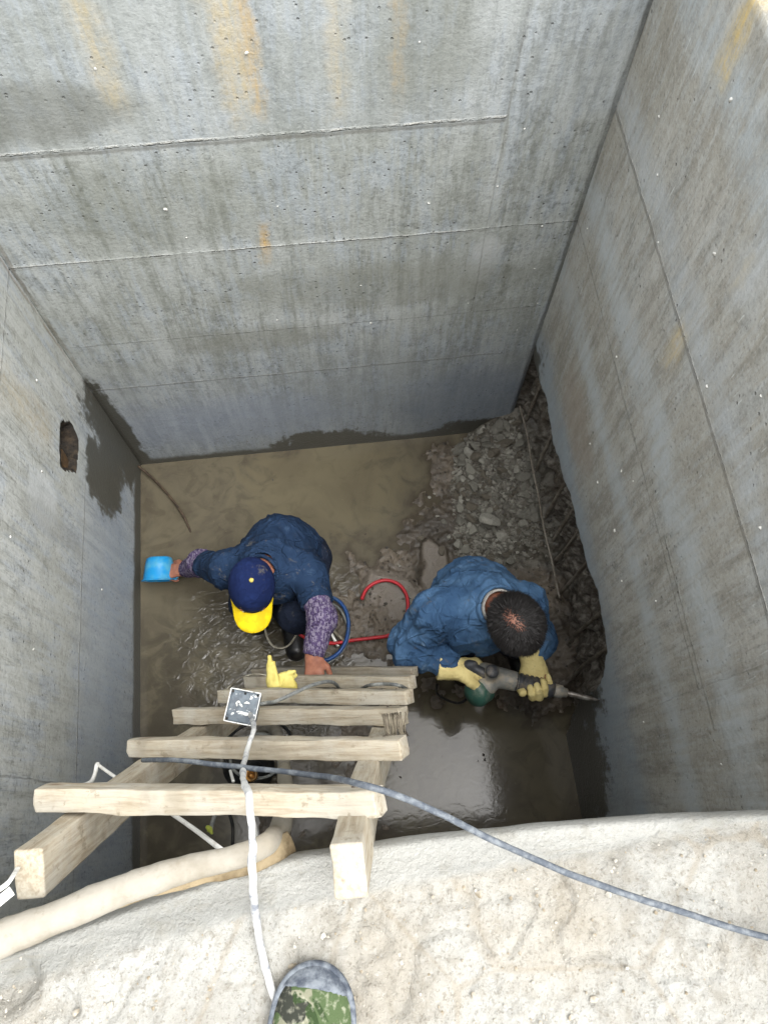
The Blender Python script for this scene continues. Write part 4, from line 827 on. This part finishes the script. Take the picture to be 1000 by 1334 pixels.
# dipper held out to the left wall
mBl = M('sky_blue_plastic', .3, .5); mBl.col(mBl.mix(mBl.noise(14, 4, .6).ss(.45, .65), srgb(28, 132, 188), srgb(70, 146, 180)))
pB = at(208, 745, .09); dp = thing('water_dipper', pB, 'bright sky blue plastic dipper held out beside the left wall', 'dipper')
ax = frameZ(pB, (-.05, -.94, -.22), (1, 0, 0)); prof = [(.001, -.066), (.045, -.066), (.055, -.060), (.062, -.03), (.071, .03), (.073, .034), (.079, .036), (.079, .040), (.071, .040), (.068, .03), (.058, -.03), (.05, -.056), (.001, -.058)]
V, Fs = lathe(prof, 36, Matrix(ax)); part('bowl', mesh('bowl', V, Fs), mBl, dp)
ho = xf(np.array([[.066, 0, .028]]), ax)[0]; hend = at(240, 744, .12); V, Fs = tube([ho, ho*.5+hend*.5+[0, 0, .004], hend+[.03, 0, .005]], [.016, .012, .011], 12, 8, flat=.45); part('handle', mesh('h', V, Fs), mBl, dp)
# ------------------------------------------------ man in denim with the breaker
K = dict(pel=at(608, 794, .44), neck=at(646, 790, .80), shL=at(684, 786, .74), shR=at(568, 796, .74), elR=at(533, 842, .58), wrR=at(590, 871, .60), elL=at(704, 832, .56), wrL=at(693, 862, .565),
         hd=at(672, 812, .89), kL=at(668, 826, .40), kR=at(592, 838, .36), aL=at(672, 848, .06), aR=at(606, 832, .06))
P2 = thing('person', at(620, 830, 0), 'bare-headed balding man in a blue denim jacket and yellow gloves, bent over a breaker', 'person')
camd = _n(CAM-K['hd']); upK = _n(camd+np.array([.10, -.20, 0])); fwK = np.array([.42, -.9, -.3])
chest = K['neck']+np.array([-.035, .03, -.14]); mid = (chest+K['pel'])/2+np.array([-.0, .03, .04])
al = [K[k] for k in K]; lo = np.min(al, 0)-[.17, .2, .12]; hi = np.max(al, 0)+[.15, .26, .17]; lo[2] = -.03
def h2_(sd): 
    for a in 'LR': pass
sd = SDF(lo, hi, .0065)
FR, NR_ = np.array([1, -.10, -.12]), np.array([.1, -.55, -.8]); FL_, NL = np.array([.10, -1, -.12]), np.array([-.12, -.1, 1.])
def h2b(sd):
    hand(sd, K['wrR'], FR, NR_, 1, (50, 70, 50), .86, fat=.85); hand(sd, K['wrL'], FL_, NL, -1, (55, 65, 50), .86, fat=.85)
L, A, hL, hR = bodybase(K, sd, chest, mid, 1, upK, fwK, h2b)
body2 = sdf_part('body', sd, mSkin, P2); eyes(L, A, body2)
sd = SDF(lo, hi, .0068); sd.ell(K['pel']+[0, .01, .0], (.16, .14, .14), None, .04); sd.cap(K['pel'], mid, .145, .150, k=.05); sd.cap(mid, chest, .150, .152, k=.05)
for a in 'LR':
    sd.cap(chest+(K['sh'+a]-chest)*.3, K['sh'+a], .13, .078, k=.06); wv_ = K['wr'+a]+(K['el'+a]-K['wr'+a])*(.10 if a == 'R' else .32)
    limb(sd, [K['sh'+a], K['el'+a], wv_], [.080, .074, .050] if a == 'R' else [.066, .055, .042], .04); dd = _n(K['wr'+a]-K['el'+a]); sd.cut(wv_+dd*.03, dd, .09)
sd.cap(chest, K['neck']+[-.0, .01, -.02], .145, .095, k=.06); nd = _n(K['hd']-K['neck']); sd.cap(K['neck']-nd*.02+[.0, -.005, .03], K['hd']+[0, 0, .25], .054, .088, k=0, op='s')
def wrd(V):
    base = wrinkle(.008, 8, (1, .8, 1), 9)(V)+.003*fbm(V, 22, 2); m_ = np.exp(-(np.linalg.norm(V-K['elR'], axis=1)/.17)**2)+.5*np.exp(-(np.linalg.norm(V-K['shR'], axis=1)/.12)**2)
    ax_ = _n(K['wrR']-K['shR']); t = (V-K['elR'])@_n([.5, -.6, .1])
    return base+m_*.013*(np.sin(t*85+5*fbm(V, 7, 2))*.8+fbm(V, 16, 2))
jk = sdf_part('jacket', sd, mDenim, P2, wrd)
cen = K['neck']+nd*.004+[.0, -.008, .030]; nn = _n(nd+[0, .05, .9]); ax = frameZ(cen, nn)
def ring(r, a0, a1, rad, flat, z=0, n=28): 
    pts = [xf(np.array([[r*math.cos(t), r*math.sin(t), z]]), ax)[0] for t in np.linspace(a0, a1, n)]; return tube(pts, rad, 8, 3, flat=flat, jit=.15, up=nn)
V, Fs = ring(.071, -.6, 4.6, .008, 2.8, -.006); part('collar', mesh('c', V, Fs), mDenim, jk)
V, Fs = ring(.058, -.9, 4.9, .005, 3.2, .004); part('shirt_collar', mesh('c', V, Fs), mWhiteC, P2)
from mathutils.bvhtree import BVHTree
def on_cloth(o, pts, off=.001):
    me = o.data; bv = BVHTree.FromPolygons([o.matrix_basis@v.co+Vector(P2.location) for v in me.vertices], [tuple(p.vertices) for p in me.polygons]); out = []
    for a, b in pts:
        d = Vector(R3@_ray(a, b)).normalized(); h = bv.ray_cast(Vector(CAM), d)
        if h[0]: out.append(np.array(h[0])-np.array(d)*off)
    return out
for ln_ in ([(552, 772), (566, 790), (574, 806), (580, 826), (584, 846)], [(574, 800), (590, 804), (606, 806), (620, 806)], [(598, 745), (602, 760), (612, 775), (624, 786)], [(690, 757), (688, 772), (692, 786)]):
    pp2 = [(a, b) for a, b, _ in catmull([(a, b, 0) for a, b in ln_], 4)]; q2 = on_cloth(jk, pp2)
    if len(q2) > 4: V, Fs = tube(q2, .0022, 6, 2, jit=.3); part('seam', mesh('seam', V, Fs), mDenim, jk)

sd = SDF(lo, hi, .009); sd.ell(K['pel']-[0, 0, .03], (.165, .14, .13), None, .04)
for a, h_ in (('L', hL), ('R', hR)): limb(sd, [h_, K['k'+a], K['a'+a]+[0, 0, .12]], [.10, .078, .064], .04)
sdf_part('trousers', sd, mTrou, P2, wrinkle(.006, 10, (1, 1, 1), 8))
boots(K, P2, .03)
for a, ff, nn_, th, cu, tc_ in (('R', FR, NR_, 1, (50, 66, 45), 35), ('L', FL_, NL, -1, (62, 68, 50), 45)):
    w_ = K['wr'+a]; sd = SDF(w_-.19, w_+.19, .0031); hand(sd, w_, ff, nn_, th, cu, 1.14, fat=1.38, tc=tc_, spread=.05)
    f_ = _n(ff); back = _n(K['el'+a]-w_); b_ = _n(back*.3-f_*.9) if a == 'R' else _n(back*.25-f_*.8)
    sd.cap(w_, w_+b_*.05, .038, .048, k=.015); sd.cut(w_+b_*.056, b_, .12)
    sdf_part('work_glove', sd, mGlove, P2, wrinkle(.0018, 28, (1, 1, 1), 3))
# hair: an uneven cap of short strands, thin at the crown
u = upK; f = _n(fwK-(fwK@u)*u); s_ = np.cross(f, u); hd = K['hd']; V = []; Fs = []; rs = np.random.default_rng(3)
balc = np.array([-.01, -.012, 1.])
n_ = 0
while n_ < 17000:
    d = _n(rs.normal(size=3)); 
    if d[2] < -.55 or (d[1] > .55 and d[2] < .35) or (abs(d[0]) > .85 and d[2] < -.2): continue
    if d[2] < -.05 and d[1] > .15: continue
    bd = np.linalg.norm(d-_n([-.05, -.06, 1.])); pb = min(1, max(.32, (bd-.02)/.34))
    if rs.random() > pb: continue
    n_ += 1; base = np.array([.073, .093, .083])*.93*d+np.array([0, -.005, .03])*.93; sw = _n(np.array([d[0]*.6+.25*d[1], d[1]*.5+.35, -.25])+rs.normal(size=3)*.14); ln = rs.uniform(.016, .027)*(.6+.6*pb)
    nr_ = d*(.0045+.003*rs.random()); tip = base+nr_+sw*ln; midp = base+nr_*1.3+sw*ln*.45; sd_ = _n(np.cross(sw, d))*.0009
    q_ = [base-sd_, base+sd_, midp+sd_, midp-sd_, tip]; o = len(V); V += [hd+s_*p[0]+f*p[1]+u*p[2] for p in q_]; Fs += [(o, o+1, o+2, o+3), (o+3, o+2, o+4)]
hair = part('hair', mesh('hair', V, Fs), mHair, P2)
# ------------------------------------------------ electric breaker
tz = .585; A0 = at(612, 878, tz+.03); tip = atX(782, 913, XR+.004); br = thing('demolition_hammer', A0, 'grey and green electric breaker with a chisel pointed at the right wall', 'power tool')
mTG = M('tool_grey', .5, .4); n = mTG.noise(24, 4, .7); mTG.col(mTG.mix(n.ss(.42, .66), srgb(122, 122, 118), srgb(156, 146, 128))).bump(n, .001)
mTD = M('tool_dark', .5, .4); n = mTD.noise(24, 4, .7); mTD.col(mTD.mix(n.ss(.45, .66), srgb(52, 54, 58), srgb(98, 92, 84)))
mTGr = M('tool_green', .45, .4); n = mTGr.noise(20, 4, .7); mTGr.col(mTGr.mix(n.ss(.45, .66), srgb(48, 84, 73), srgb(96, 106, 94)))
mTS = M('tool_steel', .4, .5); mTS.b.inputs['Metallic'].default_value = .6; mTS.col(mTS.mix(mTS.noise(30, 3).ss(.4, .6), srgb(176, 172, 166), srgb(120, 112, 104)))
barA = at(655, 884, tz); barB = at(734, 902, tz-.0); ax_ = _n(tip-barA)
def alongT(t): return barA+ax_*t
Lb = np.linalg.norm(barB-barA)
Mx = Matrix(frameZ(barA, ax_, (0, 1, .2)))
lo2 = barA-[.25, .25, .2]; hi2 = barA+[.3, .2, .2]
sd = SDF(lo2, hi2, .0045); sd.cap(barA-ax_*.07, barA+ax_*.035, .040, .036, k=.01); mot = at(634, 893, tz+.0); sd.cap(barA-ax_*.06, mot, .040, .038, k=.015); sd.cap(alongT(-.05)+[0, .0, .02], alongT(-.05)+[0, 0, .055], .030, .024, k=.012)
sdf_part('gear_housing', sd, mTG, br, wrinkle(.0012, 30))
V, Fs = lathe([(.001, .042), (.022, .042), (.024, .046), (.024, .056), (.019, .062), (.001, .063)], 20, Matrix(frameZ(alongT(-.05)+[0, 0, .022], (0, .05, 1)))); part('mode_dial', mesh('d', V, Fs), mTD, br)
gm = at(625, 900, tz-.015); V, Fs = lathe([(.001, -.03), (.044, -.03), (.05, -.02), (.05, .025), (.042, .04), (.012, .045), (.001, .045)], 28, Matrix(frameZ(gm, _n(gm-mot+[0, 0, .03])))); part('motor_housing', mesh('m', V, Fs), mTGr, br)
sd = SDF(lo2, hi2, .0045); hA = at(603, 868, tz+.035); hB = at(640, 882, tz+.035); sd.cap(hA+[.02, 0, 0], hB, .019, .018, k=.01); sd.cap(hA+[.02, 0, 0], hA+[.005, -.0, -.05], .018, .016, k=.01); sd.cap(hA+[.005, 0, -.05], gm, .016, .018, k=.01); sd.ell(hA+[.03, .002, .012], (.022, .014, .014), None, .008); sdf_part('handle', sd, mTD, br)
prof = [(.001, .03), (.030, .03), (.034, .036)]
for k in range(6): z0 = .05+k*.018; prof += [(.034, z0), (.0305, z0+.003), (.0305, z0+.007), (.034, z0+.010)]
prof += [(.032, Lb-.045), (.024, Lb-.035), (.001, Lb-.034)]; V, Fs = lathe(prof, 20, Mx); part('barrel_sleeve', mesh('b', V, Fs), mTD, br)
V, Fs = lathe([(.001, Lb-.04), (.021, Lb-.04), (.024, Lb-.03), (.024, Lb-.008), (.018, Lb-.003), (.016, Lb+.012), (.001, Lb+.012)], 20, Mx); part('chuck', mesh('c', V, Fs), mTG, br)
Lt = np.linalg.norm(tip-barA)-.002; V, Fs = lathe([(.001, Lb), (.0085, Lb), (.0085, Lb+.02), (.0095, Lb+.03), (.0095, Lt-.05), (.007, Lt-.03), (.0015, Lt), (.0005, Lt)], 12, Mx); part('chisel', mesh('c', V, Fs), mTS, br)
tb('tool_cable', [gm+[-.02, .0, -.01], gm+[-.07, -.02, -.12], gm+[-.12, .05, -.35], gm+[-.1, .12, floor_z(gm[0]-.1, gm[1]+.12)+.015-gm[2]]], .005, mBlack, 'black cable trailing down from the back of the breaker to the mud', 'cable')
# ------------------------------------------------ glove hung over the rungs
G = lambda a, b, dz=0.: at(a, b, .845+dz)
gp = G(364, 885); sd = SDF(gp-.17, gp+.17, .0034)
sd.cap(G(356, 888), G(375, 888), .024, .024, k=.01, sq=((0, 0, 1), .6)); sd.cap(G(355, 893), G(382, 894), .012, .013, k=.015)
sd.cap(G(354, 884, .01), G(351, 857, .05), .019, .0085, k=.012, sq=((0, 1, .4), 1)); sd.cap(G(360, 884, .02), G(356, 864, .04), .012, .008, k=.006)
sd.cap(G(367, 880, .0), G(383, 875, .01), .013, .009, k=.006); sd.cap(G(372, 884), G(384, 880, -.01), .011, .009, k=.005); sd.cap(G(362, 894, 0), G(364, 900, -.09), .026, .018, k=.012, sq=((0, 1, 0), .6))
V, Q = sd.mesh(wrinkle(.0035, 18, (1, 1, 1), 4)); obj('work_glove', mesh('g', V, Q), mGloveB, label='empty lemon-yellow work glove draped over the lower ladder rungs', cat='glove', about=gp)
# ------------------------------------------------ the photographer's shoe
mCamo = M('camouflage_canvas', .9, .1); a = mCamo.noise(13, 3, .6, dist=.6); b = mCamo.noise(16, 3, .6, off=7, dist=.6); c_ = mCamo.noise(22, 2, .5, off=13)
c = mCamo.mix(a.ss(.5, .52), srgb(72, 86, 58), srgb(122, 122, 104)); c = mCamo.mix(b.ss(.54, .56), c, srgb(50, 64, 40)); c = mCamo.mix(c_.ss(.61, .63), c, srgb(52, 54, 48)); c = mCamo.mix(mCamo.noise(120, 2).ss(.5, .8)*.4, c, srgb(190, 188, 170)); mCamo.col(c).bump(mCamo.noise(300, 2), .001)
mToe = mCable('scuffed_rubber_toe', srgb(60, 66, 76), srgb(116, 122, 128), .52, 55)
zS = 2.108; toe = at(416, 1256, zS+.02); heel = at(372, 1334+215, zS+.02); fd = _n((heel-toe)*[1, 1, 0]); sdr = np.cross([0, 0, 1], fd); so_ = toe*[1, 1, 0]+[0, 0, zS]
shoe = thing('canvas_shoe', so_, 'camouflage canvas shoe with a scuffed grey rubber toe standing on the ledge', 'shoe')
def sp(a, b, z): return so_+fd*a+sdr*b+[0, 0, z]
def shoe_sd(h, inf, zlo, zhi):
    sd = SDF(np.minimum(sp(-.05, -.1, 0), sp(.34, .1, 0))-[.06, .05, .02], np.maximum(sp(-.05, -.1, 0), sp(.34, .1, 0))+[.06, .05, .16], h)
    for a, b, w_, z_ in ((.052, .0, .048, .026), (.085, .004, .052, .032), (.12, .004, .050, .042), (.17, .0, .043, .055), (.22, -.002, .038, .06), (.255, -.002, .036, .055)):
        sd.ell(sp(a, b, z_*.55), (w_+inf, w_*1.05+inf, z_*.75+inf), np.stack([sdr, fd, [0, 0, 1]], 1), .03)
    sd.cut(sp(.1, 0, zlo), (0, 0, -1), .5); sd.cut(sp(.1, 0, zhi), (0, 0, 1), .5); return sd
sd = shoe_sd(.0035, 0, .004, .09); V, Q = sd.mesh(wrinkle(.0008, 30)); part('upper', mesh('u', V, Q), mCamo, shoe)
sd = shoe_sd(.0035, .006, .0, .022); V, Q = sd.mesh(); part('sole', mesh('s', V, Q), mToe, shoe)
sd = shoe_sd(.003, .0028, .006, .09); cN_ = sp(.245, .0, .03); n0 = sd
sl_, Pq = sd._win(sd.lo, sd.lo+sd.n*sd.h, 0); dq = np.linalg.norm((Pq-cN_)*[1, 1, 0], axis=-1); sd.F[sl_] = np.maximum(sd.F[sl_], .216-dq); V, Q = sd.mesh(wrinkle(.0006, 30)); part('toe_cap', mesh('t', V, Q), mToe, shoe)
def top_z(a, b):
    sl_ = None; p = sp(a, b, 0); V_ = shoeV; d = np.hypot(V_[:, 0]-p[0], V_[:, 1]-p[1]); return V_[d < .006][:, 2].max()
shoeV = np.array([v.co for v in C.objects[[o.name for o in C.objects].index([c.name for c in shoe.children if c.name.startswith('upper')][0])].data.vertices])
mTh = M('white_thread', .8); mTh.col(srgb(214, 212, 196)); st_ = []
for rr in (.026, .032):
    path = [(.20, -rr), (.15, -rr), (.105, -rr*.98)]+[(.105-rr*.95*math.sin(t), -rr*math.cos(t)) for t in np.linspace(.3, 2.84, 7)]+[(.105, rr*.98), (.15, rr), (.20, rr)]
    cp = catmull([(a, b, 0) for a, b in path], 14)
    for i in range(0, len(cp)-5, 7): 
        a, b = cp[i], cp[i+4]; st_.append(tube([sp(a[0], a[1], 0)*[1, 1, 0]+[0, 0, top_z(a[0], a[1])+.0006], sp(b[0], b[1], 0)*[1, 1, 0]+[0, 0, top_z(b[0], b[1])+.0006]], .0007, 5, 2))
part('stitching', mesh('st', *join(*st_)), mTh, shoe)
# ================================================================== camera, sky, sun
cam = bpy.data.cameras.new('camera'); cam.sensor_fit = 'VERTICAL'; cam.sensor_height = 36; cam.lens = 36*F_/1334; cam.clip_start = .02; cam.clip_end = 500
co = bpy.data.objects.new('camera', cam); C.objects.link(co)
A = Matrix.Identity(4)
for i in range(3):
    for j in range(3): A[i][j] = R3[i][j]
A[0][3], A[1][3], A[2][3] = 0, 0, H
co.matrix_world = A; S.camera = co
W = bpy.data.worlds.new('World'); S.world = W; W.use_nodes = True; nt = W.node_tree; bg = nt.nodes['Background']
sky = nt.nodes.new('ShaderNodeTexSky'); sky.sky_type = 'NISHITA'; sky.sun_disc = False
SE, SR = 70, 125
sky.sun_elevation = math.radians(SE); sky.sun_rotation = math.radians(SR); sky.dust_density = 4; sky.air_density = 1.0
hs = nt.nodes.new('ShaderNodeHueSaturation'); hs.inputs['Saturation'].default_value = .06
nt.links.new(sky.outputs[0], hs.inputs['Color']); nt.links.new(hs.outputs[0], bg.inputs[0]); bg.inputs[1].default_value = .15
sl_ = bpy.data.lights.new('sun', 'SUN'); sl_.energy = .45; sl_.angle = math.radians(60); sl_.color = (1, .97, .92)
so = bpy.data.objects.new('sun', sl_); C.objects.link(so)
az = math.radians(SR); el = math.radians(SE); sd_ = Vector((math.sin(az)*math.cos(el), math.cos(az)*math.cos(el), math.sin(el)))
so.rotation_euler = sd_.to_track_quat('Z', 'Y').to_euler()
S.view_settings.view_transform = 'Standard'; S.view_settings.look = 'None'; S.view_settings.gamma = 1; S.view_settings.exposure = 1.82
S.cycles.max_bounces = 6; S.cycles.diffuse_bounces = 4
